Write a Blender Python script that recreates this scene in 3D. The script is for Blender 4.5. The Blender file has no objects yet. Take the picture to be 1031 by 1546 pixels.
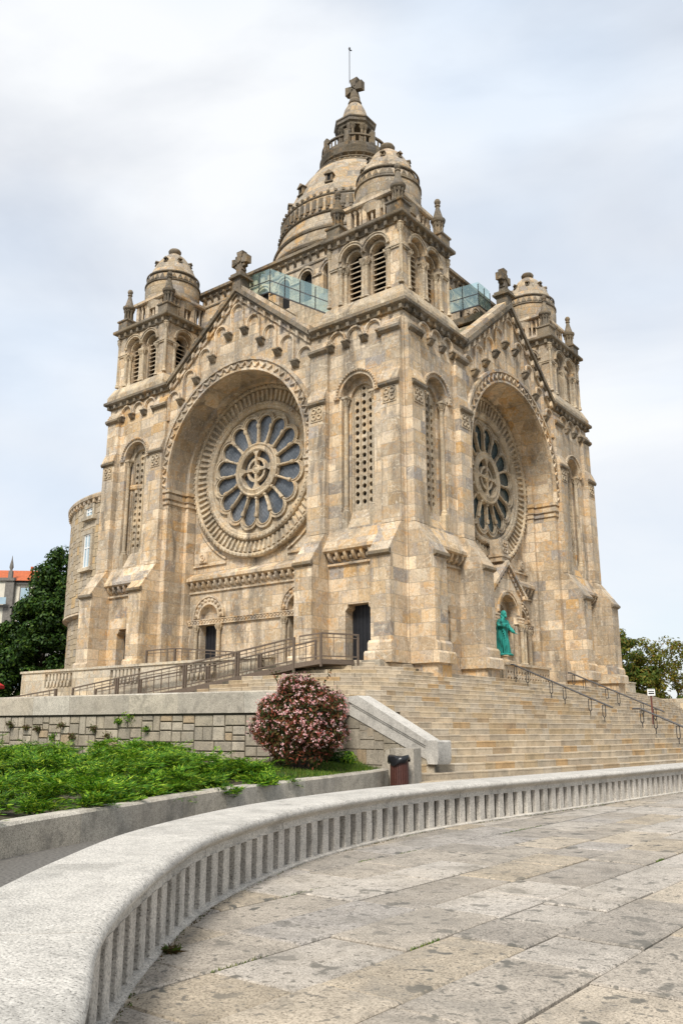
import bpy, bmesh, math, random
import numpy as np
from mathutils import Vector, Matrix
from mathutils.geometry import tessellate_polygon
PI=math.pi; R=math.radians
random.seed(7); rng=np.random.default_rng(7)
S=bpy.context.scene; COL=S.collection
# ------------------------------------------------------------------ camera
cam=bpy.data.cameras.new('camera'); co=bpy.data.objects.new('camera',cam); COL.objects.link(co)
co.location=(16.8337,-25.8578,-2.7455); co.rotation_euler=(PI/2+.2498,0,.659)
cam.sensor_fit='VERTICAL'; cam.sensor_height=36; cam.lens=36*1286.6/1546
cam.clip_start=.05; cam.clip_end=3000; S.camera=co
# ------------------------------------------------------------------ sky
SUN_EL,SUN_AZ=R(47),R(157)     # azimuth clockwise from +y
w=bpy.data.worlds.new('World'); S.world=w; w.use_nodes=True
N=w.node_tree.nodes; L=w.node_tree.links; N.clear()
out=N.new('ShaderNodeOutputWorld'); bg=N.new('ShaderNodeBackground'); L.new(bg.outputs[0],out.inputs[0])
bg.inputs[1].default_value=.115
sky=N.new('ShaderNodeTexSky'); sky.sky_type='NISHITA'; sky.sun_disc=False
sky.sun_elevation=SUN_EL; sky.sun_rotation=SUN_AZ; sky.air_density=1.0; sky.dust_density=1.2
tc=N.new('ShaderNodeTexCoord')
mp=N.new('ShaderNodeMapping'); mp.inputs['Scale'].default_value=(1.0,1.0,2.2); mp.inputs['Location'].default_value=(.35,.2,.1)
L.new(tc.outputs['Generated'],mp.inputs['Vector'])
n1=N.new('ShaderNodeTexNoise'); n1.inputs['Scale'].default_value=2.0; n1.inputs['Detail'].default_value=6; n1.inputs['Roughness'].default_value=.5; n1.inputs['Distortion'].default_value=.35
L.new(mp.outputs[0],n1.inputs['Vector'])
cr=N.new('ShaderNodeValToRGB'); e=cr.color_ramp.elements
e[0].position=.32; e[0].color=(.58,.58,.58,1); e[1].position=.62; e[1].color=(1,1,1,1)
L.new(n1.outputs[0],cr.inputs[0])
n2=N.new('ShaderNodeTexNoise'); n2.inputs['Scale'].default_value=1.4; n2.inputs['Detail'].default_value=3
L.new(mp.outputs[0],n2.inputs['Vector'])
cw=N.new('ShaderNodeValToRGB'); e=cw.color_ramp.elements
e[0].position=.32; e[0].color=(5.0,5.95,7.2,1); e[1].position=.58; e[1].color=(7.0,7.15,7.35,1)
L.new(n2.outputs[0],cw.inputs[0])
mx=N.new('ShaderNodeMix'); mx.data_type='RGBA'
L.new(cr.outputs[0],mx.inputs[0]); L.new(sky.outputs[0],mx.inputs[6]); L.new(cw.outputs[0],mx.inputs[7]); L.new(mx.outputs[2],bg.inputs[0])
sl=bpy.data.lights.new('sun','SUN'); so=bpy.data.objects.new('sun',sl); COL.objects.link(so)
sl.energy=3.7; sl.angle=R(16); sl.color=(1,.96,.90)
so.rotation_euler=(PI/2-SUN_EL,0,PI-SUN_AZ)
S.view_settings.view_transform='Standard'; S.view_settings.look='None'; S.view_settings.exposure=.27; S.view_settings.gamma=1
# ------------------------------------------------------------------ materials
class NT:
    def __init__(s,name):
        s.m=bpy.data.materials.new(name); s.m.use_nodes=True; s.t=s.m.node_tree; s.N=s.t.nodes; s.L=s.t.links
        s.b=s.N['Principled BSDF']; s.b.inputs['Roughness'].default_value=.85; s.b.inputs['Specular IOR Level'].default_value=.3
    def n(s,ty,**k):
        o=s.N.new('ShaderNode'+ty)
        for a,v in k.items(): setattr(o,a,v)
        return o
    def link(s,a,b): s.L.new(a,b)
    def val(s,x,sock):
        if hasattr(x,'is_output'): s.link(x,sock)
        else: sock.default_value=x
    def math(s,op,a,b=0.,c=None):
        o=s.n('Math',operation=op); s.val(a,o.inputs[0]); s.val(b,o.inputs[1])
        if c is not None: s.val(c,o.inputs[2])
        return o.outputs[0]
    def mix(s,f,a,b,mode='MIX'):
        o=s.n('Mix',data_type='RGBA',blend_type=mode); s.val(f,o.inputs[0]); s.val(a,o.inputs[6]); s.val(b,o.inputs[7]); return o.outputs[2]
    def noise(s,v,sc,det=4,rough=.55,dist=0.):
        o=s.n('TexNoise'); s.link(v,o.inputs['Vector']); o.inputs['Scale'].default_value=sc; o.inputs['Detail'].default_value=det
        o.inputs['Roughness'].default_value=rough; o.inputs['Distortion'].default_value=dist; return o.outputs[0]
    def ramp(s,f,stops,interp='LINEAR'):
        o=s.n('ValToRGB'); o.color_ramp.interpolation=interp; el=o.color_ramp.elements
        while len(el)<len(stops): el.new(.5)
        for e_,(p,c) in zip(el,stops):
            e_.position=p; e_.color=(c if isinstance(c,tuple) else (c,c,c))+(1,)
        s.link(f,o.inputs[0]); return o.outputs[0]
    def pos(s): return s.n('NewGeometry').outputs['Position']
    def obj(s): return s.n('TexCoord').outputs['Object']
    def scale(s,v,sc):
        o=s.n('Mapping'); o.inputs['Scale'].default_value=sc; s.link(v,o.inputs['Vector']); return o.outputs[0]
    def bump(s,h,strength=.4,dist=.02,nrm=None):
        o=s.n('Bump'); o.inputs['Strength'].default_value=strength; o.inputs['Distance'].default_value=dist; s.link(h,o.inputs['Height'])
        if nrm: s.link(nrm,o.inputs['Normal'])
        s.link(o.outputs[0],s.b.inputs['Normal']); return o.outputs[0]
    def color(s,c): s.val(c,s.b.inputs['Base Color'])

WARM=[(0, (0.4934, 0.376, 0.2456)), (0.12, (0.5678, 0.4476, 0.306)), (0.22, (0.4375, 0.3447, 0.237)), (0.34, (0.6097, 0.4924, 0.3491)), (0.46, (0.4655, 0.385, 0.2844)), (0.56, (0.5585, 0.4297, 0.2802)), (0.68, (0.512, 0.376, 0.2241)), (0.78, (0.6237, 0.5147, 0.3749)), (0.87, (0.3351, 0.2954, 0.2543)), (0.92, (0.5865, 0.47, 0.3319)), (0.975, (0.5027, 0.3223, 0.1465))]
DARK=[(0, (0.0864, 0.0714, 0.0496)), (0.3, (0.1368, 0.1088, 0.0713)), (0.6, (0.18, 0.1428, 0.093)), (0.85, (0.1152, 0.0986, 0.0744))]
GREY=[(0,(.40,.385,.35)),(.3,(.46,.44,.40)),(.6,(.43,.40,.345)),(.85,(.50,.48,.44))]
def masonry(name,pal,bw=.95,bh=.5,mode='wall',mortar=.012,stain=.6,rad=1.,grain=1.,vein=1.,lite=1.,mort=(.27,.235,.18)):
    t=NT(name); P=t.pos()
    if mode=='wall':
        x=t.n('SeparateXYZ'); t.link(P,x.inputs[0]); u=t.math('ADD',x.outputs[0],x.outputs[1]); v=x.outputs[2]
    else:
        x=t.n('SeparateXYZ'); t.link(t.obj(),x.inputs[0]); u=t.math('MULTIPLY',t.math('ARCTAN2',x.outputs[1],x.outputs[0]),rad); v=x.outputs[2]
    c=t.n('CombineXYZ'); t.link(u,c.inputs[0]); t.link(v,c.inputs[1])
    br=t.n('TexBrick'); t.link(c.outputs[0],br.inputs['Vector']); br.offset=.43; br.squash=.72; br.squash_frequency=3; br.offset_frequency=2
    br.inputs['Color1'].default_value=(0,0,0,1); br.inputs['Color2'].default_value=(1,1,1,1); br.inputs['Mortar'].default_value=(.5,.5,.5,1)
    br.inputs['Scale'].default_value=1; br.inputs['Brick Width'].default_value=bw; br.inputs['Row Height'].default_value=bh
    br.inputs['Mortar Size'].default_value=mortar; br.inputs['Mortar Smooth'].default_value=.3
    base=t.ramp(br.outputs[0],pal,'CONSTANT')
    k=t.n('Mapping'); t.link(P,k.inputs['Vector']); cv=t.n('CombineXYZ'); r1=t.math('MULTIPLY',br.outputs[0],37.); r2=t.math('MULTIPLY',t.math('FRACT',t.math('MULTIPLY',br.outputs[0],7.31)),23.)
    t.link(r1,cv.inputs[0]); t.link(r2,cv.inputs[1]); t.link(r1,cv.inputs[2]); t.link(cv.outputs[0],k.inputs['Location']); PB=k.outputs[0]
    ton=t.math('FRACT',t.math('MULTIPLY',br.outputs[0],13.7))
    base=t.mix(1.,base,t.ramp(ton,[(0.,(.74,.73,.71)),(.5,(1.,1.,1.)),(1.,(1.16,1.14,1.10))]),'MULTIPLY')
    big=t.noise(P,.45,5,.6,.4)
    mid=t.noise(PB,1.9,6,.62,1.4)
    om=t.math('MULTIPLY',t.ramp(mid,[(.505,0.),(.585,1.)]),t.ramp(big,[(.40,.12),(.58,1.)]))
    base=t.mix(t.math('MULTIPLY',om,.85*stain),base,(.56,.30,.085,1))
    md2=t.noise(PB,1.3,5,.6,.8)
    base=t.mix(t.math('MULTIPLY',t.ramp(md2,[(.54,0.),(.61,1.)]),.7*stain),base,(.30,.28,.265,1))
    base=t.mix(t.math('MULTIPLY',t.ramp(md2,[(.30,1.),(.43,0.)]),.6*lite),base,(.70,.60,.44,1))
    g=t.noise(t.scale(P,(1.2,1.2,.2)),1.1,7,.65,.6)
    base=t.mix(t.math('MULTIPLY',t.ramp(g,[(.52,0.),(.66,1.)]),.85),base,(.15,.125,.095,1))
    g2=t.noise(P,.28,4,.55,.5)
    base=t.mix(t.math('MULTIPLY',t.ramp(g2,[(.50,0.),(.62,1.)]),.5),base,(.27,.23,.175,1))
    vn=t.math('ABSOLUTE',t.math('SUBTRACT',t.noise(PB,1.2,3,.5,1.8),.5))
    base=t.mix(t.math('MULTIPLY',t.ramp(vn,[(.0,1.),(.014,0.)]),.6*vein),base,(.68,.60,.47,1))
    vn2=t.math('ABSOLUTE',t.math('SUBTRACT',t.noise(PB,1.0,4,.5,2.2),.46))
    base=t.mix(t.math('MULTIPLY',t.ramp(vn2,[(.0,1.),(.010,0.)]),.6*vein),base,(.42,.24,.09,1))
    sp=t.noise(P,70,2,.7)
    base=t.mix(1.,base,t.ramp(sp,[(.30,.5),(.46,1.),(.72,1.28)]),'MULTIPLY')
    sp2=t.noise(P,11,4,.7)
    base=t.mix(1.,base,t.ramp(sp2,[(.32,.72),(.48,1.0),(.7,1.14)]),'MULTIPLY')
    base=t.mix(t.math('MULTIPLY',br.outputs['Fac'],.55),base,mort+(1,))
    t.color(base)
    h=t.math('SUBTRACT',t.math('ADD',t.math('MULTIPLY',sp2,.8*grain),t.math('MULTIPLY',sp,.35*grain)),t.math('MULTIPLY',br.outputs['Fac'],1.2))
    t.bump(h,.55,.02); t.b.inputs['Roughness'].default_value=.9
    return t.m
def plain_stone(name,pal,island=False,speck=1.,spots=0.,sc=1.,streak=.3,moss=0.):
    t=NT(name); P=t.pos()
    if island:
        f=t.n('NewGeometry').outputs['Random Per Island']
        base=t.ramp(f,pal,'CONSTANT')
    else:
        base=t.ramp(t.noise(P,.9,4,.6,.3),[(.25+.5*p,c) for p,c in pal])
    m=t.noise(P,3.1*sc,5,.6,.6)
    base=t.mix(1.,base,t.ramp(m,[(.28,.72),(.5,1.),(.75,1.15)]),'MULTIPLY')
    g=t.noise(t.scale(P,(1.5,1.5,.4)),1.6,5,.6,.4)
    base=t.mix(t.math('MULTIPLY',t.ramp(g,[(.52,0.),(.72,1.)]),streak),base,(.20,.185,.15,1))
    sp=t.noise(P,85*sc,2,.75)
    base=t.mix(speck,base,t.mix(1.,base,t.ramp(sp,[(.32,.25),(.43,.86),(.56,1.06),(.7,1.4)]),'MULTIPLY'))
    sp3=t.noise(P,24*sc,3,.7)
    base=t.mix(1.,base,t.ramp(sp3,[(.3,.82),(.5,1.),(.7,1.1)]),'MULTIPLY')
    if spots:
        s1=t.noise(P,4.5,3,.55,.2); s2=t.noise(P,.7,3,.5)
        k=t.math('MULTIPLY',t.ramp(s1,[(.60,0.),(.64,1.)]),t.ramp(s2,[(.35,.25),(.6,1.)]))
        base=t.mix(t.math('MULTIPLY',k,spots),base,(.10,.095,.08,1))
        s3=t.noise(P,17,2,.5)
        base=t.mix(t.math('MULTIPLY',t.ramp(s3,[(.63,0.),(.66,1.)]),spots*.85),base,(.13,.12,.10,1))
        s5=t.noise(P,1.6,6,.7,.8); base=t.mix(t.math('MULTIPLY',t.ramp(s5,[(.52,0.),(.64,1.)]),.45),base,(.20,.18,.15,1))
        s4=t.noise(P,.45,4,.6)
        base=t.mix(t.math('MULTIPLY',t.ramp(s4,[(.5,0.),(.7,1.)]),.18),base,(.50,.40,.27,1))
    t.color(base); t.bump(t.math('ADD',t.math('MULTIPLY',sp,.5),t.math('MULTIPLY',sp3,.7)),.5,.008)
    t.b.inputs['Roughness'].default_value=.88
    return t.m
def simple(name,c,rough=.6,metal=0.,var=.25,sc=8.,bump=.15,spec=.4):
    t=NT(name); P=t.pos(); n=t.noise(P,sc,5,.6)
    t.color(t.mix(1.,tuple(c)+(1,),t.ramp(n,[(.25,1-var),(.75,1+var)]),'MULTIPLY'))
    t.b.inputs['Roughness'].default_value=rough; t.b.inputs['Metallic'].default_value=metal; t.b.inputs['Specular IOR Level'].default_value=spec
    if bump: t.bump(n,bump,.01)
    return t.m
def leafy(name,pal,trans=.25,rough=.6):
    t=NT(name); f=t.n('NewGeometry').outputs['Random Per Island']
    base=t.ramp(f,pal); big=t.noise(t.pos(),.9,3,.5)
    t.color(t.mix(1.,base,t.ramp(big,[(.3,.65),(.7,1.35)]),'MULTIPLY'))
    t.b.inputs['Roughness'].default_value=rough; t.b.inputs['Specular IOR Level'].default_value=.25
    tr=t.n('BsdfTranslucent'); t.link(base,tr.inputs[0]); ms=t.n('MixShader'); ms.inputs[0].default_value=trans
    o=t.N['Material Output']; t.link(t.b.outputs[0],ms.inputs[1]); t.link(tr.outputs[0],ms.inputs[2]); t.link(ms.outputs[0],o.inputs[0])
    return t.m
M={}
M['wall']=masonry('warm granite ashlar',WARM)
M['carved']=masonry('carved warm granite',WARM,bw=1.4,bh=.9,mortar=.006,stain=.8)
M['pale']=masonry('pale granite ashlar',[(0, (0.44, 0.391, 0.3081)), (0.3, (0.484, 0.425, 0.3239)), (0.6, (0.4136, 0.3655, 0.2844)), (0.8, (0.5104, 0.425, 0.3002))],bw=1.3,bh=.55,stain=.25)
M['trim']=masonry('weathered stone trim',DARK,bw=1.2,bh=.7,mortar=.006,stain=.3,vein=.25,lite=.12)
M['cap']=masonry('light weathered caps',[(0, (0.4384, 0.3519, 0.2385)), (0.4, (0.4851, 0.3916, 0.2624)), (0.7, (0.4104, 0.3388, 0.2385))],bw=.8,bh=.9,mortar=.006,stain=.3)
DOMEP=[(0, (0.3284, 0.2599, 0.1715)), (0.25, (0.391, 0.3193, 0.2264)), (0.5, (0.2972, 0.2562, 0.1989)), (0.7, (0.3832, 0.2859, 0.1715)), (0.88, (0.2581, 0.2302, 0.1955))]
M['dome']=masonry('dome granite',DOMEP,bw=1.0,bh=.42,mode='cyl',rad=1.5,lite=.5,mort=(.2,.18,.14))
M['bigdome']=masonry('large dome granite',DOMEP,bw=1.1,bh=.5,mode='cyl',rad=4.2,lite=.5,mort=(.2,.18,.14))
M['rubble']=plain_stone('rubble blocks',[(0, (0.38, 0.3036, 0.2028)), (0.2, (0.4465, 0.3696, 0.2652)), (0.4, (0.4085, 0.3256, 0.2106)), (0.6, (0.475, 0.396, 0.2886)), (0.8, (0.361, 0.308, 0.234)), (0.93, (0.475, 0.3344, 0.1716))],True,.5,streak=.2)
M['joint']=simple('mortar joint',(.10,.085,.06),.95,var=.35)
M['steps']=plain_stone('step blocks',[(0, (0.4425, 0.3532, 0.2383)), (0.14, (0.3883, 0.3187, 0.2301)), (0.28, (0.4876, 0.3919, 0.267)), (0.42, (0.4109, 0.3402, 0.2465)), (0.55, (0.5057, 0.4134, 0.2917)), (0.66, (0.4244, 0.323, 0.1972)), (0.78, (0.4605, 0.3919, 0.2958)), (0.91, (0.4425, 0.2971, 0.152)), (0.96, (0.3612, 0.267, 0.1643))],True,.6,streak=.35)
M['granite']=plain_stone('speckled granite',[(0, (0.448, 0.4214, 0.372)), (1, (0.528, 0.4929, 0.434))],False,1.,streak=.2)
M['granite_blocks']=plain_stone('granite blocks',[(0, (0.4284, 0.386, 0.316)), (0.25, (0.4788, 0.4357, 0.36)), (0.5, (0.3864, 0.3444, 0.28)), (0.75, (0.462, 0.4067, 0.32))],True,1.,streak=.35,spots=.3)
M['slab']=plain_stone('paving granite',[(0, (0.3609, 0.3144, 0.2557)), (0.17, (0.4331, 0.3881, 0.3308)), (0.34, (0.3769, 0.3144, 0.233)), (0.5, (0.401, 0.357, 0.3008)), (0.66, (0.3128, 0.2755, 0.2293)), (0.8, (0.417, 0.3532, 0.2707)), (0.92, (0.3448, 0.3104, 0.2707))],True,1.,spots=.95,streak=.0,sc=.9)
M['wallblocks']=plain_stone('retaining wall blocks',[(0, (0.336, 0.2849, 0.2088)), (0.2, (0.384, 0.335, 0.2592)), (0.4, (0.288, 0.2503, 0.1908)), (0.6, (0.408, 0.3542, 0.27)), (0.8, (0.344, 0.2964, 0.2196)), (0.93, (0.376, 0.2849, 0.18))],True,1.,streak=.45,spots=.35)
M['slatgranite']=plain_stone('slat granite',[(0, (0.5125, 0.4725, 0.4109)), (0.25, (0.5716, 0.525, 0.4519)), (0.5, (0.4829, 0.4439, 0.3835)), (0.75, (0.5421, 0.4964, 0.4291))],False,1.,streak=.45)
M['darkcore']=plain_stone('dark recessed granite',[(0,(.026,.024,.018)),(1,(.05,.046,.035))],False,1.,streak=0.)  # near-black granite for the core behind the seat wall slats
M['asphalt']=simple('dark gravel road',(.13,.12,.105),.95,var=.6,sc=30,bump=.6)
M['soil']=simple('soil',(.07,.055,.035),.95,var=.5,sc=14,bump=.5)
M['mossjoint']=simple('mossy joint earth',(.05,.042,.026),.95,var=.6,sc=5,bump=.4)
M['steel']=simple('brown weathered steel',(.15,.112,.082),.5,.35,.3,20,.1)
M['darksteel']=simple('dark iron',(.05,.048,.047),.45,.5,.25,20,.1)
M['greysteel']=simple('grey handrail steel',(.085,.08,.078),.4,.5,.2,20,.05)
M['door']=simple('black painted door',(.012,.013,.016),.5,0,.3,6,.1)
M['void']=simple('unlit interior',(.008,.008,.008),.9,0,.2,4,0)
def _br():
    t=NT('green bronze patina'); P=t.pos(); n=t.noise(t.scale(P,(1,1,.35)),6,6,.65,.6); t.color(t.ramp(n,[(.30,(.012,.05,.04)),(.42,(.012,.15,.12)),(.55,(.02,.27,.22)),(.72,(.10,.42,.35))])); t.b.inputs['Roughness'].default_value=.65; t.bump(n,.4,.03); return t.m
M['bronze']=_br()
M['binwood']=simple('dark red wooden slats',(.075,.028,.02),.5,0,.4,30,.2)
M['bag']=simple('black plastic bag',(.012,.012,.013),.3,0,.2,8,.3)
M['bark']=simple('bark',(.075,.058,.042),.95,0,.5,12,.6)
M['roof']=simple('orange roof tiles',(.42,.105,.035),.85,0,.3,3,.3)
M['cream']=simple('cream render',(.60,.55,.45),.9,0,.12,2,.05)
M['hotelstone']=simple('grey corner stone',(.17,.155,.135),.9,0,.3,4,.2)
M['hglass']=simple('pale window glass',(.30,.40,.45),.15,0,.2,.4,0,.8)
M['whiteframe']=simple('white paint',(.75,.75,.73),.5,0,.06,6,0)
M['red']=simple('red canvas',(.55,.03,.025),.8,0,.15,5,0)
M['rust']=simple('red brown post',(.14,.05,.035),.6,.1,.3,12,.1)
M['black']=simple('black print',(.015,.015,.015),.6,0,.1,5,0)
M['yellow']=simple('yellow print',(.75,.55,.05),.6,0,.1,5,0)
M['blue']=simple('blue print',(.10,.16,.40),.6,0,.1,5,0)
M['juniper']=leafy('juniper needles',[(0,(.014,.06,.005)),(.35,(.06,.17,.009)),(.7,(.15,.31,.015)),(1,(.38,.47,.035))],.3)
M['bush']=leafy('dark red green leaves',[(0,(.02,.018,.010)),(.25,(.045,.075,.018)),(.5,(.10,.06,.022)),(.7,(.26,.055,.035)),(.85,(.07,.10,.024)),(1,(.40,.09,.055))],.35)
M['flower']=leafy('pale pink petals',[(0,(.60,.22,.22)),(.5,(.76,.42,.40)),(1,(.84,.66,.62))],.35)
M['grass']=leafy('grass blades',[(0,(.03,.08,.008)),(.6,(.09,.17,.015)),(1,(.22,.24,.04))],.3)
M['darktree']=leafy('dark conifer foliage',[(0,(.008,.022,.004)),(.4,(.02,.055,.007)),(.8,(.045,.095,.010)),(1,(.08,.13,.014))],.2)
M['tree']=leafy('broad leaf foliage',[(0,(.03,.06,.008)),(.4,(.07,.11,.013)),(.75,(.14,.15,.02)),(1,(.28,.19,.04))],.35)
M['autumn']=leafy('olive and rust foliage',[(0,(.06,.08,.01)),(.4,(.14,.16,.02)),(.8,(.22,.20,.03)),(1,(.32,.17,.04))],.4)
M['weed']=leafy('dry weed',[(0,(.06,.04,.015)),(.5,(.13,.08,.03)),(.8,(.07,.11,.02)),(1,(.10,.15,.02))],.2)
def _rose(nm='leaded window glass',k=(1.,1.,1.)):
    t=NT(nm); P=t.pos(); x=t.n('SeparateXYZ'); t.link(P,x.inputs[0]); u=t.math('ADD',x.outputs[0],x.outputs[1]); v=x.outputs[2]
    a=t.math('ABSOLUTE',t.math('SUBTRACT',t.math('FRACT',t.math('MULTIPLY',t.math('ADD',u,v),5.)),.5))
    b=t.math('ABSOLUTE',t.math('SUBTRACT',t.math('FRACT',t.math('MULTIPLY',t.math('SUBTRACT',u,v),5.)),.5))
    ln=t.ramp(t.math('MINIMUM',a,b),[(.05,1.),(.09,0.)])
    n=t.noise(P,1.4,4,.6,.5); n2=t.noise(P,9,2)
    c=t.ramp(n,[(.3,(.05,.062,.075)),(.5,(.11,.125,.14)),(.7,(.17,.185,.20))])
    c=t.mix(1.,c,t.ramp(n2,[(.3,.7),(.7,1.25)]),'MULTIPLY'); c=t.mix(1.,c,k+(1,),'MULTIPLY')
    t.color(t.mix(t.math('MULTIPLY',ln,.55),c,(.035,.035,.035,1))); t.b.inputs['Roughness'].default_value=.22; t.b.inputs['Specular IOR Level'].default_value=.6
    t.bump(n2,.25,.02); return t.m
M['roseglass']=_rose('leaded window glass',(.88,.85,.83)); M['tealreflectglass']=_rose('leaded glass with painted teal reflection',(.26,.42,.40))  # front rose: same leaded glass, its dark teal reflection painted into the colour
def _glass():
    t=NT('green tinted glass'); o=t.N['Material Output']
    tr=t.n('BsdfTransparent'); tr.inputs[0].default_value=(.88,.965,.945,1)
    gl=t.n('BsdfGlossy'); gl.inputs[0].default_value=(.85,.95,.95,1); gl.inputs['Roughness'].default_value=.03
    df=t.n('BsdfDiffuse'); df.inputs[0].default_value=(.45,.66,.62,1)
    m1=t.n('MixShader'); m1.inputs[0].default_value=.12; t.link(tr.outputs[0],m1.inputs[1]); t.link(gl.outputs[0],m1.inputs[2])
    m2=t.n('MixShader'); m2.inputs[0].default_value=.08; t.link(m1.outputs[0],m2.inputs[1]); t.link(df.outputs[0],m2.inputs[2]); t.link(m2.outputs[0],o.inputs[0])
    return t.m
M['glass']=_glass()
# ------------------------------------------------------------------ mesh builder
ident=lambda x,y,z:(x,y,z)
def rotmap(k,cx=0,cy=0):
    c,s=[(1,0),(0,1),(-1,0),(0,-1)][k%4]
    # u along the face, d outward distance from axis
    return lambda u,d,z:(cx+u*c-(-d)*s*1.0, cy+u*s+(-d)*c, z)
class MB:
    def __init__(s): s.v=[]; s.f=[]
    def add(s,vs,fs):
        b=len(s.v); s.v+=list(vs); s.f+=[tuple(i+b for i in f) for f in fs]; return s
    def box(s,m,a0,a1,b0,b1,c0,c1):
        return s.add([m(a,b,c) for a in(a0,a1) for b in(b0,b1) for c in(c0,c1)],[(0,1,3,2),(4,6,7,5),(0,4,5,1),(2,3,7,6),(0,2,6,4),(1,5,7,3)])
    def prism(s,lo,hi):
        n=len(lo); s.add(list(lo)+list(hi),[tuple(range(n)),tuple(range(2*n-1,n-1,-1))]+[(i,(i+1)%n,(i+1)%n+n,i+n) for i in range(n)]); return s
    def sz(s,m,poly,d0,d1): return s.prism([m(a,d0,z) for a,z in poly],[m(a,d1,z) for a,z in poly])
    def dz(s,m,poly,s0,s1):
        f0=s0 if callable(s0) else (lambda d:s0); f1=s1 if callable(s1) else (lambda d:s1)
        return s.prism([m(f0(d),d,z) for d,z in poly],[m(f1(d),d,z) for d,z in poly])
    def plate(s,m,outer,holes,d0,d1=None,rim_outer=False,back=False):
        loops=[outer]+holes; flat=[p for l in loops for p in l]
        tri=tessellate_polygon([[Vector((p[0],p[1],0)) for p in l] for l in loops])
        s.add([m(a,d0,z) for a,z in flat],[tuple(t) for t in tri])
        if d1 is not None:
            for i,l in enumerate(loops):
                if i==0 and not rim_outer: continue
                n=len(l); s.add([m(a,d0,z) for a,z in l]+[m(a,d1,z) for a,z in l],[(j,(j+1)%n,(j+1)%n+n,j+n) for j in range(n)])
            if back: s.add([m(a,d1,z) for a,z in flat],[tuple(t) for t in tri])
        return s
    def ribbon(s,rows):
        n=len(rows[0]); vs=[p for r in rows for p in r]
        return s.add(vs,[(i*n+j,i*n+j+1,(i+1)*n+j+1,(i+1)*n+j) for i in range(len(rows)-1) for j in range(n-1)])
    def arc(s,m,cs,cz,r0,r1,d0,d1,a0=0,a1=PI,n=24):
        rows=[]; A=[a0+(a1-a0)*i/n for i in range(n+1)]
        full=abs(a1-a0)>6.28
        for r,d in((r0,d1),(r0,d0),(r1,d0),(r1,d1)): rows.append([m(cs+r*math.cos(a),d,cz+r*math.sin(a)) for a in A])
        s.ribbon(rows+[rows[0]] if False else rows)
        if not full:
            for a in(a0,a1): s.add([m(cs+r*math.cos(a),d,cz+r*math.sin(a)) for r,d in((r0,d0),(r1,d0),(r1,d1),(r0,d1))],[(0,1,2,3)])
        return s
    def turn(s,m,cs,cz,prof,n=64):   # revolve (r,d) about facade normal
        rows=[[m(cs+r*math.cos(2*PI*i/n),d,cz+r*math.sin(2*PI*i/n)) for i in range(n+1)] for r,d in prof]
        return s.ribbon(rows)
    def lathe(s,prof,c=(0,0),n=24,a0=0.,caps=True,sx=1.,sy=1.):
        b=len(s.v); k=len(prof)
        for r,z in prof:
            for i in range(n):
                a=a0+2*PI*i/n; s.v.append((c[0]+r*math.cos(a)*sx,c[1]+r*math.sin(a)*sy,z))
        for i in range(k-1):
            for j in range(n): s.f.append((b+i*n+j,b+i*n+(j+1)%n,b+(i+1)*n+(j+1)%n,b+(i+1)*n+j))
        if caps:
            s.f.append(tuple(b+j for j in range(n))[::-1]); s.f.append(tuple(b+(k-1)*n+j for j in range(n)))
        return s
    def square(s,prof,c=(0,0)): return s.lathe([(h*math.sqrt(2),z) for h,z in prof],c,4,PI/4)
    def tube(s,p,q,r,n=8,r2=None):
        p,q=Vector(p),Vector(q); d=(q-p).normalized(); a=d.orthogonal().normalized(); b=d.cross(a); r2=r if r2 is None else r2
        lo=[tuple(p+(a*math.cos(2*PI*i/n)+b*math.sin(2*PI*i/n))*r) for i in range(n)]; hi=[tuple(q+(a*math.cos(2*PI*i/n)+b*math.sin(2*PI*i/n))*r2) for i in range(n)]
        return s.prism(lo,hi)
    def bar(s,p,q,w,h):   # rectangular bar between points, h vertical
        p,q=Vector(p),Vector(q); d=(q-p).normalized(); u=Vector((0,0,1)); sd=d.cross(u)
        if sd.length<.01: sd=Vector((1,0,0))
        sd.normalize(); up=sd.cross(d)
        o=[sd*(w/2)*a+up*(h/2)*b for a,b in((-1,-1),(1,-1),(1,1),(-1,1))]
        return s.prism([tuple(p+x) for x in o],[tuple(q+x) for x in o])
    def sphere(s,c,r,n=8,sc=(1,1,1)):
        k=max(4,n//2); pr=[]
        b=len(s.v)
        for i in range(k+1):
            t=PI*i/k
            for j in range(n): s.v.append((c[0]+sc[0]*r*math.sin(t)*math.cos(2*PI*j/n),c[1]+sc[1]*r*math.sin(t)*math.sin(2*PI*j/n),c[2]+sc[2]*r*math.cos(t)))
        for i in range(k):
            for j in range(n): s.f.append((b+i*n+j,b+i*n+(j+1)%n,b+(i+1)*n+(j+1)%n,b+(i+1)*n+j))
        return s
    def column(s,c,r,z0,z1,n=12,cap=.3,base=.2):
        H=lambda k:z0+k
        s.lathe([(r*1.55,z0),(r*1.55,z0+base*.35),(r*1.25,z0+base*.55),(r*1.35,z0+base*.75),(r*1.02,z0+base)],c,n)
        s.lathe([(r,z0+base),(r*.96,z1-cap)],c,n,caps=False)
        s.lathe([(r*1.12,z1-cap),(r*1.18,z1-cap*.9),(r*1.0,z1-cap*.8),(r*1.35,z1-cap*.45),(r*1.75,z1-cap*.2),(r*1.8,z1)],c,n)
        for i in range(8):
            a=2*PI*i/8; s.tube((c[0]+r*1.05*math.cos(a),c[1]+r*1.05*math.sin(a),z1-cap*.8),(c[0]+r*1.75*math.cos(a),c[1]+r*1.75*math.sin(a),z1-cap*.3),r*.28,5)
        return s
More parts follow.
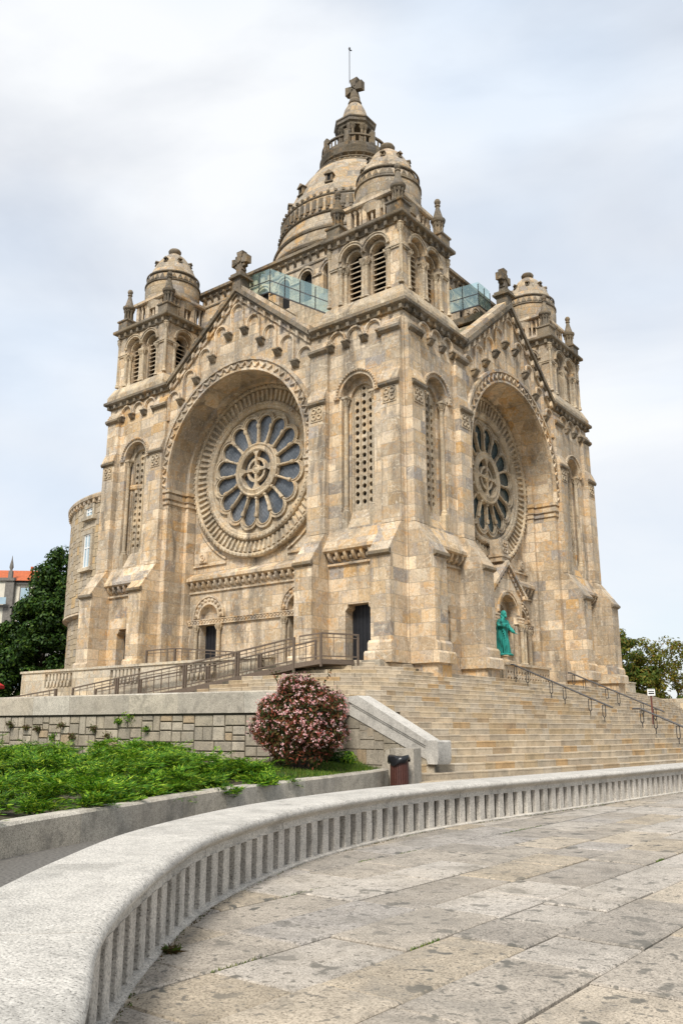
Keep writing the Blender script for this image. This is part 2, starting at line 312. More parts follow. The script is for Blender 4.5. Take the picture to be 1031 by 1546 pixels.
    def build_each(s,name,mat,parent=None,**k):   # one object per separate piece
        n=len(s.v); par=list(range(n))
        def find(i):
            while par[i]!=i: par[i]=par[par[i]]; i=par[i]
            return i
        for f in s.f:
            for j in f[1:]:
                a,b_=find(f[0]),find(j)
                if a!=b_: par[a]=b_
        v=np.array(s.v,float); root=np.array([find(i) for i in range(n)]); ids,isl=np.unique(root,return_inverse=True); kk=len(ids)
        lo=np.full((kk,3),np.inf); hi=-lo; np.minimum.at(lo,isl,v); np.maximum.at(hi,isl,v); size=(hi-lo).max(1)
        gap=np.maximum(0,np.maximum(lo[:,None]-hi[None],lo[None]-hi[:,None])); near=np.sqrt((gap**2).sum(2))<=np.maximum(.02,.5*np.maximum(size[:,None],size[None]))
        cl=-np.ones(kk,int); c=0
        for i in range(kk):
            if cl[i]>=0: continue
            st=[i]; cl[i]=c
            while st:
                q=st.pop()
                for r_ in np.nonzero(near[q]&(cl<0))[0]: cl[r_]=c; st.append(int(r_))
            c+=1
        out=[]
        for q in range(c):
            b=MB(); mp={}
            for i in range(n):
                if cl[isl[i]]==q: mp[i]=len(b.v); b.v.append(s.v[i])
            b.f=[tuple(mp[i] for i in f) for f in s.f if f[0] in mp]
            out.append(b.build(name,mat,parent,**k))
        return out
    def build(s,name,mat,parent=None,origin=None,smooth=True,ang=32,recalc=True,local=False):
        me=bpy.data.meshes.new(name)
        v=np.array(s.v,float)
        if origin is not None: v=v-np.array(origin)
        me.from_pydata(v.tolist(),[],s.f)
        if recalc:
            bm=bmesh.new(); bm.from_mesh(me); bmesh.ops.recalc_face_normals(bm,faces=bm.faces); bm.to_mesh(me); bm.free()
        if smooth:
            me.polygons.foreach_set('use_smooth',[True]*len(me.polygons)); me.set_sharp_from_angle(angle=R(ang))
        me.materials.append(M[mat] if isinstance(mat,str) else mat)
        o=bpy.data.objects.new(name,me); COL.objects.link(o)
        if origin is not None: o.location=origin
        if parent is not None:
            o.parent=parent
            if not local and (origin is not None or any(parent.location)):
                pl=parent.matrix_basis.translation
                if parent.parent is not None: pl=pl+parent.parent.matrix_basis.translation
                o.location=Vector(origin or (0,0,0))-pl
        return o
def tag(o,label=None,cat=None,group=None,kind=None):
    for k,v in(('label',label),('category',cat),('group',group),('kind',kind)):
        if v: o[k]=v
    return o
def empty(name,loc,label=None,cat=None,group=None):
    o=bpy.data.objects.new(name,None); COL.objects.link(o); o.location=loc; o.empty_display_size=.3
    return tag(o,label,cat,group)
def copy_tree(o,parent=None):
    c=o.copy(); COL.objects.link(c); c.parent=parent
    for ch in list(o.children): copy_tree(ch,c)
    return c
def archpoly(c,hw,z0,zs,n=14,r=None):
    r=r or hw
    return [(c-hw,z0)]+[(c-r*math.cos(PI*i/n),zs+r*math.sin(PI*i/n)) for i in range(n+1)]+[(c+hw,z0)]
def circ(c,z,r,n=24,a0=0): return [(c+r*math.cos(a0+2*PI*i/n),z+r*math.sin(a0+2*PI*i/n)) for i in range(n)]
# ------------------------------------------------------------------ the basilica
W=19.176; MID=W/2; RC=9.0
mA=lambda s,d,z:(-s,d,z)
mB=lambda s,d,z:(-d,s,z)
bas=empty('basilica',(0,0,0),'domed granite basilica with rose windows and corner towers at the top of the stairs','church')
WALL=.3
def lancet_poly(c): return archpoly(c,.82,5.0,10.6)
def facade(m,front):
    flip=(m is mB)
    LC=(2.6,W-2.6)
    out=[(WALL,-1.0),(WALL,14.0),(5.05,14.0),(MID,17.45),(W-5.05,14.0),(W-WALL,14.0),(W-WALL,-1.0),(MID+4.33,-1.0)]
    out+=[(MID+4.33*math.cos(PI*i/48),RC+4.33*math.sin(PI*i/48)) for i in range(49)]+[(MID-4.33,-1.0)]
    def doorhole(c): return [(c-.62,-.42),(c-.62,1.7),(c-.5,1.82),(c-.5,1.95),(c+.5,1.95),(c+.5,1.82),(c+.62,1.7),(c+.62,-.42)]
    holes=[lancet_poly(c) for c in LC]+[doorhole(2.62),doorhole(W-2.62)]
    b=MB(); b.plate(m,out,holes,WALL,.95)
    wall=b.build('facade_wall','wall',bas,ang=25)
    # stepped reveal of the great arch
    def path(r,d): return [m(MID+r,d,-1.0)]+[m(MID+r*math.cos(PI*i/48),d,RC+r*math.sin(PI*i/48)) for i in range(49)]+[m(MID-r,d,-1.0)]
    b=MB(); b.ribbon([path(4.33,.3),path(4.33,1.4)]); b.ribbon([path(4.33,1.4),path(4.13,1.4),path(4.13,2.05)])
    for sg in(1,-1):
        x0=MID+sg*4.33
        for k,(z0,z1,p) in enumerate(((7.74,7.86,.07),(7.86,7.98,.03),(7.98,8.2,.1),(8.2,8.3,.06),(8.3,8.47,.14))):
            b.box(m,x0-sg*p,x0+sg*.62,.3-p,1.38,z0,z1); b.box(m,x0-sg*(.2+p*.8),x0+sg*.1,1.4-p*.8,2.0,z0,z1)
        for i in range(6):
            b.box(m,x0+sg*(.02+i*.1),x0+sg*(.07+i*.1),.18,.22,8.0,8.18)
    rev=b.build('great_arch','wall',bas,ang=25)
    b=MB(); b.arc(m,MID,RC,4.33,4.86,.2,.32,-.13,PI+.13,64); b.arc(m,MID,RC,4.80,4.93,.12,.3,-.13,PI+.13,64); b.arc(m,MID,RC,4.31,4.40,.13,.3,-.13,PI+.13,64)
    nz=34
    for i in range(nz):
        a0=-.1+(PI+.2)*i/nz; a1=-.1+(PI+.2)*(i+1)/nz; am=(a0+a1)/2; q=lambda r,a,d:m(MID+r*math.cos(a),d,RC+r*math.sin(a))
        for(ra,aa,rb,ab) in((4.45,a0,4.74,am),(4.74,am,4.45,a1)):
            wd=.012
            b.prism([q(ra,aa-wd,.2),q(ra,aa+wd,.2),q(rb,ab+wd,.2),q(rb,ab-wd,.2)],[q(ra,aa-wd*.5,.11),q(ra,aa+wd*.5,.11),q(rb,ab+wd*.5,.11),q(rb,ab-wd*.5,.11)])
    b.build('archivolt','carved',rev,ang=40)
    # buttresses
    for i,(s0,s1) in enumerate(((.37,1.26),(4.05,4.94),(W-4.94,W-4.05),(W-1.26,W-.37))):
        b=MB()
        low=[(.6,-.4),(-.78,-.4),(-.78,3.45),(-.88,3.5),(-.88,3.64)]
        for k in range(4):
            f0=k/4; f1=(k+1)/4; low+= [(-.88+.88*f1-.02,3.66+1.2*f1-.07),(-.88+.88*f1,3.66+1.2*f1-.02)]
        low+=[(.6,4.86)]
        b.dz(m,low,s0,s1)
        mid=[(.6,4.86),(0,4.86),(0,10.42),(-.1,10.5),(-.1,10.62)]
        for k in range(3): f1=(k+1)/3; mid+=[(-.1+.22*f1-.015,10.64+.5*f1-.05),(-.1+.22*f1,10.64+.5*f1-.01)]
        mid+=[(.12,12.78),(.0,12.84),(.0,12.96),(.06,13.02),(.06,13.1),(.14,13.16),(.14,13.24),(.24,13.32),(.3,13.4),(.6,13.4)]
        b.dz(m,mid,s0,s1)
        # light stepped weathering lips
        bt=b.build('buttress','wall',bas,ang=20)
        b=MB()
        c=(s0+s1)/2
        b.dz(m,[(-.05,10.36),(-.13,10.44),(-.13,10.55),(-.02,10.6)],s0-.05,s1+.05); b.dz(m,[(.1,12.72),(-.04,12.82),(-.04,12.93),(.1,13.0)],s0-.06,s1+.06); b.dz(m,[(-.78,3.42),(-.92,3.5),(-.92,3.6),(-.78,3.68)],s0-.04,s1+.04)
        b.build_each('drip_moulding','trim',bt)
        b=MB()   # carved cross relief below the middle cap
        for (px,pz) in((-.14,.14),(.14,.14),(-.14,-.14),(.14,-.14)):
            b.turn(m,c+px,10.02+pz,[(.13,-.005),(.13,-.05),(.075,-.05),(.06,-.01)],12)
        b.box(m,c-.32,c+.32,-.03,0.0,9.68,9.72); b.box(m,c-.32,c+.32,-.03,0.0,10.31,10.35); b.box(m,c-.32,c-.28,-.028,0.0,9.72,10.31); b.box(m,c+.28,c+.32,-.028,0.0,9.72,10.31)
        b.build('cross_relief','cap',bt)
        b=MB()
        bot=-1.0 if front else -.9
        pl=[(.55,.36),(-.78,.36),(-.84,.28),(-.84,-.02),(-.94,-.08),(-.94,-.44),(.5,-.44)]
        e=.1
        b.dz(m,[(.28,.36),(-.80,.36),(-.88,.26),(-.88,-.02),(.28,-.02)],s0-.07,s1+.07)
        b.dz(m,[(.28,-.02),(-.92,-.02),(-.99,-.1),(-.99,-.45),(.28,-.45)],s0-.16,s1+.16)
        b.dz(m,[(.28,-.45),(-.84,-.45),(-.84,-2.2),(.28,-2.2)],s0-.03,s1+.03)
        b.build('plinth','wall',bt,ang=20)
    # bays between buttresses
    for bi,(b0,b1) in enumerate(((1.26,4.05),(W-4.05,W-1.26))):
        c=LC[bi]
        # lancet window
        b=MB()
        b.plate(m,lancet_poly(c),[archpoly(c,.56,5.2,10.55)],.62,.8)
        b.arc(m,c,10.6,.82,.95,.24,.33,0,PI,24); b.arc(m,c,10.6,.95,1.03,.18,.33,-.02,PI+.02,24)
        for i in range(25):
            a=PI*i/24; b.sphere(m(c+.99*math.cos(a),.17,10.6+.99*math.sin(a)),.045,6)
        for sg in(1,-1): b.box(m,c+sg*.9,c+sg*1.16,.17,.34,10.5,10.62)
        b.dz(m,[(.72,5.75),(-.02,4.28),(-.06,4.24),(.72,4.2)],b0,b1)
        lw=b.build('lancet_window','carved',bas,ang=35)
        g=[]; nr=15
        for r_ in range(nr):
            for q in(-1,0,1):
                z=6.1+r_*.325+.02*abs(q)
                if z<10.62-(.12 if q else -.1): g.append(circ(c+q*.345,z,.108,8,.39))
        for q,zz in ((0,10.95),): g.append(circ(c,zz,.085,8,.39))
        b=MB(); b.plate(m,archpoly(c,.57,5.3,10.55),g,.74,.86)
        for q in(-.172,.172): b.box(m,c+q-.035,c+q+.035,.70,.745,5.6,10.9)
        for q in(-.52,.52): b.box(m,c+q-.04,c+q+.04,.68,.745,5.6,10.6)
        b.build('pierced_grille','cap',lw,ang=35)
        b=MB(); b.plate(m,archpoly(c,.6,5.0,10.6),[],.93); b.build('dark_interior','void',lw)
        for sg in(1,-1):
            b=MB(); x,y,_=m(c+sg*.70,.46,0); b.column((x,y),.095,5.66,10.55,10,.34,.22); b.box(m,c+sg*.70-.15,c+sg*.70+.15,.32,.6,5.0,5.66); b.box(m,c+sg*.70-.17,c+sg*.70+.17,.28,.6,10.5,10.6)
            b.build('colonnette','cap',lw)
        # corbelled string course
        b=MB(); b.dz(m,[(.3,4.18),(-.04,4.26),(-.1,4.2),(-.1,4.08),(-.02,4.02),(.3,4.0)],b0,b1); b.dz(m,[(.3,3.62),(.2,3.6),(.2,3.52),(.3,3.48)],b0,b1)
        n=7
        for i in range(n):
            s=b0+(b1-b0)*(i+.5)/n
            b.dz(m,[(.3,4.02),(-.02,4.02),(-.02,3.92),(.1,3.74),(.22,3.66),(.3,3.66)],s-.06,s+.06)
            if i<n-1: b.sphere(m(s+(b1-b0)/n/2,.2,3.82),.1,8)
        b.build('string_course','carved',bas,ang=35)
        # door
        dc=2.62 if bi==0 else W-2.62
        b=MB(); b.box(m,dc-.63,dc+.63,.78,.84,-.42,1.96)
        for k in range(7): b.box(m,dc-.6+k*.18,dc-.6+k*.18+.012,.765,.78,-.4,1.9)
        d=b.build('door','door',bas)
        b=MB(); b.sphere(m(dc+.42,.75,.75),.04,8); b.build('handle','darksteel',d)
        # blind arcade under the cornice
        b=MB(); cb=MB()
        for k in range(3):
            ac=(b0+b1)/2+(k-1)*.93
            b.arc(m,ac,13.17,.32,.36,.23,.31,0,PI,16); b.arc(m,ac,13.17,.36,.43,.18,.31,0,PI,16)
        for k in range(4):
            cs=(b0+b1)/2+(k-1.5)*.93; cs=min(max(cs,b0+.1),b1-.1)
            b.box(m,cs-.13,cs+.13,.2,.31,12.95,13.18); cb.dz(m,[(.3,12.98),(.08,12.98),(.08,12.92),(.15,12.82),(.2,12.76),(.3,12.73)],cs-.15,cs+.15); cb.box(m,cs-.18,cs+.18,.05,.28,12.96,13.02)
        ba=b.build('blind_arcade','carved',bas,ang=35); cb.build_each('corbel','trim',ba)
        # tower cornice with mitred corner
        b=MB(); S0=(lambda d:d) if bi==0 else (W-5.05); S1=5.05 if bi==0 else (lambda d:W-d)
        if bi==1: S0=W-5.05
        b.dz(m,[(.3,13.62),(.2,13.66),(.16,13.8),(.04,13.86),(0,13.9),(0,14.03),(.06,14.06),(.5,14.34),(.5,13.62)],S0,S1)
        n=9
        for i in range(n):
            s=(0.3+i*.53) if bi==0 else (W-.3-i*.53)
            b.box(m,s-.07,s+.07,.08,.32,13.62,13.8)
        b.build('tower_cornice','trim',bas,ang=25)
    # gable
    sl=(17.65-14.0)/(MID-5.017)
    b=MB()
    for sg in(1,-1):
        P=lambda h,z:(MID+sg*h,z)
        e=MID-5.0
        b.sz(m,[P(0,17.72),P(e,17.72-sl*e),P(e,17.47-sl*e),P(0,17.47)],.0,1.0)
        b.sz(m,[P(0,17.47),P(e,17.47-sl*e),P(e,17.33-sl*e),P(0,17.33)],.1,.9)
    gb=b.build('gable','trim',bas,ang=20)
    b=MB()
    for sg in(1,-1):
        P=lambda h,z:(MID+sg*h,z)
        e=MID-5.1
        b.sz(m,[P(0,17.95),P(e,17.95-sl*e),P(e,17.6-sl*e),P(0,17.6)],.16,.7)
        b.sz(m,[P(0,17.33),P(e,17.33-sl*e),P(e,17.1-sl*e),P(0,17.1)],.2,.5)
        for k in range(9):
            h=.35+k*.5; z=17.2-sl*h
            b.sz(m,[P(h-.06,z+.12+sl*.06),P(h+.06,z+.12-sl*.06),P(h+.06,z-.12-sl*.06),P(h-.06,z-.12+sl*.06)],.06,.3)
    b.build('coping','wall',gb,ang=20)
    b=MB(); cb=MB()
    top=lambda k:16.88-.845*abs(k)
    for k in range(-4,5):
        ac=MID+k*1.052; zs=top(k)-.43
        b.arc(m,ac,zs,.31,.35,.23,.31,0,PI,16); b.arc(m,ac,zs,.35,.43,.18,.31,0,PI,16)
        for sg in(1,-1):
            low=min(zs,(15.3-.845*max(abs(k),abs(k+sg))+.845) if abs(k+sg)<=abs(k) or k==0 else 15.3-.845*abs(k))
            kk=max(abs(k),abs(k+sg))-1; zc=15.28-.845*kk
            z0=min(zc+.1,zs)
            b.box(m,ac+sg*.31,ac+sg*.35,.23,.31,z0,zs); b.box(m,ac+sg*.35,ac+sg*.43,.18,.31,z0,zs)
    for sg in(1,-1):
        for k in range(4):
            cs=MID+sg*(.526+1.052*k); z=15.28-.845*k
            cb.dz(m,[(.3,z+.12),(.05,z+.12),(.05,z+.06),(.13,z-.05),(.19,z-.12),(.3,z-.16)],cs-.16,cs+.16); cb.box(m,cs-.2,cs+.2,.02,.28,z+.1,z+.17)
            b.box(m,cs-.14,cs+.14,.2,.31,z+.17,z+.28)
    ba=b.build('gable_arcade','carved',bas,ang=35); cb.build_each('corbel','trim',ba)
    # cross on the gable
    b=MB(); b.box(m,MID-.26,MID+.26,.08,.68,17.5,18.15); b.box(m,MID-.4,MID+.4,-.06,.82,18.15,18.25); b.box(m,MID-.33,MID+.33,0,.76,18.25,18.38)
    b.sz(m,[(MID-.2,18.38),(MID+.2,18.38),(MID+.13,18.75),(MID-.13,18.75)],.2,.56)
    zc=19.15
    for q in range(4):
        a=q*PI/2; rot=lambda x,z:(MID+x*math.cos(a)-z*math.sin(a),zc+x*math.sin(a)+z*math.cos(a))
        b.sz(m,[rot(-.1,.05),rot(-.2,.5),rot(.2,.5),rot(.1,.05)],.22,.54)
        b.sz(m,[rot(.16,.16),rot(.16,.32),rot(.32,.32),rot(.32,.16)],.27,.5)
    b.turn(m,MID,zc,[(.13,.3),(.13,.16),(.0,.16)],12)
    b.build('gable_cross','trim',gb)
    # tympanum behind the great arch
    b=MB(); b.plate(m,[(MID-4.3,3.6),(MID+4.3,3.6)]+[(MID+4.3*math.cos(PI*i/40),RC+4.3*math.sin(PI*i/40)) for i in range(41)],[circ(MID,RC,2.98,64)],1.95)
    # spandrel frames
    for sg in(1,-1):
        P=lambda h:MID+sg*h
        b.sz(m,[(P(4.1),4.8),(P(1.9),4.8),(P(1.9),4.88),(P(4.1),4.88)],1.86,1.96)
        b.arc(m,MID,RC,4.36,4.44,1.86,1.96,(-PI/2+.45) if sg>0 else (-PI/2-1.12),(-PI/2+1.12) if sg>0 else (-PI/2-.45),16)
        b.box(m,P(3.45)-.24,P(3.45)+.24,1.84,1.94,4.98,5.5); b.turn(m,P(3.45),5.24,[(.19,1.84),(.19,1.79),(.12,1.79),(.1,1.83),(.05,1.83),(.05,1.79),(0,1.79)],14)
        b.box(m,P(3.45)-.28,P(3.45)+.28,1.9,1.955,4.94,5.54)
    ty=b.build('tympanum','wall',bas,ang=25)
    # rose window
    b=MB(); b.turn(m,MID,RC,[(4.16,1.96),(4.16,1.74),(4.1,1.68),(4.02,1.68),(3.96,1.74),(3.94,1.86),(3.36,1.93),(3.34,1.80),(3.28,1.74),(3.18,1.74),(3.12,1.80),(3.06,1.80),(3.0,1.86),(2.97,2.0)],96)
    nf=80
    for i in range(nf):
        a=2*PI*i/nf; q=lambda r,a,d:m(MID+r*math.cos(a),d,RC+r*math.sin(a))
        b.prism([q(3.37,a-.017,1.93),q(3.37,a+.017,1.93),q(3.93,a+.022,1.87),q(3.93,a-.022,1.87)],[q(3.40,a-.011,1.84),q(3.40,a+.011,1.84),q(3.88,a+.017,1.72),q(3.88,a-.017,1.72)])
    for i in range(96):
        a=2*PI*i/96; p=m(MID+4.06*math.cos(a),1.67,RC+4.06*math.sin(a)); b.box(ident,p[0]-.04,p[0]+.04,p[1]-.04,p[1]+.04,p[2]-.04,p[2]+.04)
        a=2*PI*(i+.5)/96; p=m(MID+3.23*math.cos(a),1.73,RC+3.23*math.sin(a)); b.box(ident,p[0]-.03,p[0]+.03,p[1]-.03,p[1]+.03,p[2]-.03,p[2]+.03)
    rw=b.build('rose_window','cap',bas,ang=30)
    hp=[]; lob=[]
    for i in range(16):
        a=2*PI*(i+.5)/16; ca,sa=math.cos(a),math.sin(a)
        T=lambda r,t:(MID+r*ca-t*sa,RC+r*sa+t*ca)
        hp.append([T(1.33,-.20),T(2.26,-.405)]+[T(2.26+.41*math.sin(PI*j/10),-.405*math.cos(PI*j/10)) for j in range(1,10)]+[T(2.26,.405),T(1.33,.20)])
        for j in range(11):
            b_=-1.15+2.3*j/10; lob.append(T(2.32+.55*math.cos(b_),.49*math.sin(b_)))
    b=MB(); b.plate(m,lob,hp+[circ(MID,RC,1.15,32)],1.87,1.97,rim_outer=True); b.plate(m,circ(MID,RC,3.02,64),hp+[circ(MID,RC,1.15,32)],1.965,None)
    for i in range(16):
        a=2*PI*(i+.5)/16; ca,sa=math.cos(a),math.sin(a); mm=lambda x,d,z,ca=ca,sa=sa:m(MID+x*ca-z*sa,d,RC+x*sa+z*ca)
        b.arc(mm,2.26,0,.41,.445,1.83,1.88,-PI/2,PI/2,12); b.arc(mm,2.32,0,.505,.55,1.83,1.9,-1.2,1.2,12)
        a=2*PI*i/16; p0=m(MID+1.32*math.cos(a),1.84,RC+1.32*math.sin(a)); p1=m(MID+2.28*math.cos(a),1.84,RC+2.28*math.sin(a))
        b.tube(p0,p1,.052,8,.052)
        for r0,r1,rr in((1.3,1.4,.09),(2.05,2.1,.075),(2.1,2.26,.095)):
            b.tube(m(MID+r0*math.cos(a),1.84,RC+r0*math.sin(a)),m(MID+r1*math.cos(a),1.84,RC+r1*math.sin(a)),rr,8)
    b.build('tracery','cap',rw,ang=35)
    b=MB(); b.turn(m,MID,RC,[(1.30,1.9),(1.30,1.74),(1.24,1.70),(1.16,1.74),(1.08,1.72),(1.0,1.68),(.93,1.72),(.93,2.05)],48)
    b.turn(m,MID,RC,[(.60,1.98),(.60,1.78),(.47,1.78),(.47,1.98)],36); b.turn(m,MID,RC,[(.24,1.98),(.24,1.74),(.18,1.70),(.14,1.74),(.1,1.70),(0,1.68)],20)
    for q in range(4):
        a=q*PI/2; T=lambda r,t:(MID+r*math.cos(a)-t*math.sin(a),RC+r*math.sin(a)+t*math.cos(a))
        b.sz(m,[T(.15,-.07),T(.7,-.06),T(.92,-.2),T(.95,0),T(.92,.2),T(.7,.06),T(.15,.07)],1.73,1.95)
    b.build('wheel_hub','cap',rw,ang=35)
    b=MB(); b.plate(m,circ(MID,RC,3.0,48),[],2.0); b.build('leaded_glass','tealreflectglass' if front else 'roseglass',rw)
    # corbelled cornice below the rose and the lower wall
    b=MB(); b.dz(m,[(1.97,4.5),(1.62,4.28),(1.5,4.22),(1.5,4.08),(1.6,4.0),(1.85,3.98),(1.97,3.98)],MID-4.3,MID+4.3); b.dz(m,[(1.9,3.6),(1.72,3.58),(1.72,3.5),(1.9,3.46)],MID-4.3,MID+4.3)
    n=23
    for i in range(n):
        s=MID-4.2+8.4*i/(n-1)
        b.dz(m,[(1.9,4.0),(1.54,4.0),(1.54,3.9),(1.64,3.74),(1.74,3.64),(1.9,3.64)],s-.06,s+.06)
        if i<n-1: b.sphere(m(s+4.2/(n-1),1.74,3.82),.1,8)
    b.build('corbel_cornice','carved',bas,ang=35)
    ac=2.75
    cs=[MID-ac,MID+ac]
    hl=[[(c-.6,-.8),(c-.6,1.98),(c+.6,1.98),(c+.6,-.8)] for c in cs]
    hu=[archpoly(c,.62,2.22,2.3) for c in cs]
    if front: hl=[[(c-.6,-.8),(c-.6,1.98),(c+.6,1.98),(c+.6,-.8)] for c in cs]
    b=MB(); b.plate(m,[(MID-4.25,-1.0),(MID-4.25,3.75),(MID+4.25,3.75),(MID+4.25,-1.0)],hl+hu,1.8,2.2)
    for c in cs:
        b.plate(m,archpoly(c,.66,2.2,2.3),[],2.0)
    lw=b.build('lower_wall','wall',bas,ang=25)
    b=MB(); b.box(m,MID-4.22,MID+4.22,1.7,1.82,1.98,2.02); b.box(m,MID-4.22,MID+4.22,1.72,1.82,2.02,2.2); b.box(m,MID-4.22,MID+4.22,1.68,1.82,2.2,2.24)
    for i in range(42):
        s=MID-4.2+.2*i
        b.sz(m,[(s,2.04),(s+.1,2.16),(s+.2,2.04),(s+.2,2.08),(s+.1,2.2),(s,2.08)],1.68,1.73)
    for c in cs:
        b.arc(m,c,2.3,.62,.72,1.68,1.82,0,PI,24); b.arc(m,c,2.3,.72,.95,1.73,1.82,0,PI,24); b.arc(m,c,2.3,.95,1.03,1.66,1.82,0,PI,24)
        for i in range(11):
            a=PI*(i+.5)/11; p=m(c+.83*math.cos(a),1.70,2.3+.83*math.sin(a)); b.sphere(p,.085,6)
    b.build('zigzag_band','carved',lw,ang=35)
    for c in cs:
        b=MB(); b.plate(m,[(c-.6,-1),(c-.6,1.98),(c+.6,1.98),(c+.6,-1)],[],2.15)
        for k in range(6): b.box(m,c-.55+k*.2,c-.54+k*.2,2.13,2.15,-.8,1.9)
        b.build('door','door',bas)
        for sg in(.5,-.5):
            b=MB(); x,y,_=m(c+sg*1.5,1.66,0); b.column((x,y),.1,-.4,1.98,10,.32,.25); b.box(m,c+sg*1.5-.2,c+sg*1.5+.2,1.45,1.8,-1.0,-.4)
            if not front or True: b.build('door_column','cap',bas)
    if front: portal(m)
def portal(m):
    # gabled porch in the middle of the front
    b=MB(); D0=1.0
    out=[(MID-1.45,-1.0),(MID-1.45,3.35),(MID,4.6),(MID+1.45,3.35),(MID+1.45,-1.0),(MID+.86,-1.0)]+[(MID+.86*math.cos(PI*i/24),2.4+.86*math.sin(PI*i/24)) for i in range(25)]+[(MID-.86,-1.0)]
    b.plate(m,out,[],D0,1.85,rim_outer=True)
    b.plate(m,[(MID-.86,-1.0)]+[(MID-.86*math.cos(PI*i/24),2.4+.86*math.sin(PI*i/24)) for i in range(25)]+[(MID+.86,-1.0)],[archpoly(MID,.58,-1.0+.02,2.35)],1.45,1.8)
    po=b.build('portal','wall',bas,ang=25)
    b=MB(); sl=1.25/1.45
    for sg in(1,-1):
        P=lambda h,z:(MID+sg*h,z); e=1.72
        b.sz(m,[P(0,4.86),P(e,4.86-sl*e),P(e,4.66-sl*e),P(0,4.66)],.82,1.5)
        b.sz(m,[P(e-.25,3.37),P(e+.12,3.37),P(e+.12,3.2),P(e-.25,3.2)],.84,1.4)
        for k in range(7):
            h=.1+k*.22; z=4.56-sl*h; b.sz(m,[P(h,z),P(h+.1,z-sl*.1),P(h+.1,z-sl*.1-.14),P(h,z-.14)],.9,1.02)
    b.arc(m,MID,2.4,.86,.98,.94,1.04,0,PI,28)
    b.arc(m,MID,2.4,.98,1.04,.90,1.04,0,PI,28)
    for sg in(1,-1):
        b.box(m,MID+sg*.8,MID+sg*1.5,.92,1.2,1.98,2.02); b.box(m,MID+sg*.8,MID+sg*1.5,.96,1.2,2.02,2.24); b.box(m,MID+sg*.8,MID+sg*1.5,.9,1.2,2.24,2.3)
        b.box(m,MID+sg*.56,MID+sg*.86,1.1,1.6,1.98,2.3)
        for k in range(4): b.turn(m,MID+sg*(.95+k*.15),2.13,[(.06,.97),(.06,.92),(.03,.92),(0,.95)],8)
    b.box(m,MID-.36,MID+.36,1.0,1.6,4.8,5.12); b.box(m,MID-.42,MID+.42,.94,1.66,5.02,5.12); b.box(m,MID-.36,MID+.36,1.0,1.6,5.12,5.85)
    for q in range(4):
        a=q*PI/2+PI/4; b.turn(m,MID+.15*math.cos(a),5.48+.2*math.sin(a),[(.13,1.0),(.13,.95),(.07,.95),(.06,.99)],10)
    b.build('portal_gable','carved',po,ang=35)
    for sg,off in((1,1.05),(1,1.3),(-1,1.05),(-1,1.3),(1,.7),(-1,.7)):
        dd=.86 if off!=.7 else 1.22
        b=MB(); x,y,_=m(MID+sg*off,dd,0); b.column((x,y),.095,0.0,1.98,12,.32,.22); b.box(m,MID+sg*off-.18,MID+sg*off+.18,dd-.18,dd+.18,-.35,0.0); b.build('portal_column','cap',po)
    b=MB(); b.plate(m,[(MID-.9,-1),(MID-.9,3.2),(MID+.9,3.2),(MID+.9,-1)],[],1.78); b.build('doorway','door',po)
    b=MB(); b.box(m,MID-2.45,MID+1.9,-.05,1.75,-1.4,-.86); b.box(m,MID-2.5,MID+1.95,-.1,1.75,-.1,.0); 
    # pierced stone front of the porch platform
    hs=[]
    for i in range(16):
        for j in range(2): hs.append(circ(MID-2.2+i*.262,-.66+j*.26,.085,8,.39))
    b.plate(m,[(MID-2.45,-.86),(MID-2.45,-.1),(MID+1.9,-.1),(MID+1.9,-.86)],hs,.0,.12,rim_outer=True); b.box(m,MID-2.4,MID+1.85,.2,1.7,-.86,-.1)
    b.build('pierced_platform','wall',po,ang=30)
facade(mA,False); facade(mB,True)
# body: rear walls, roofs
b=MB(); e=W-WALL
b.add([(-e,WALL,-2.5),(-e,e,-2.5),(-e,e,14),(-e,WALL,14)],[(0,1,2,3)]); b.add([(-WALL,e,-2.5),(-e,e,-2.5),(-e,e,14),(-WALL,e,14)],[(0,1,2,3)])
b.box(ident,-e+.4,-.9,.9,e-.4,13.4,14.05)
body=b.build('body','wall',bas)
b=MB()
for m in(mA,mB): b.sz(m,[(5.2,13.95),(MID,17.38),(W-5.2,13.95)],.6,3.6)
b.build('gable_roof','cap',body,ang=20)
b=MB()
for m in (mA,mB): b.box(m,MID-.8,MID+.8,1.3,3.6,17.0,17.36)
b.build_each('roof_walk','trim',body)
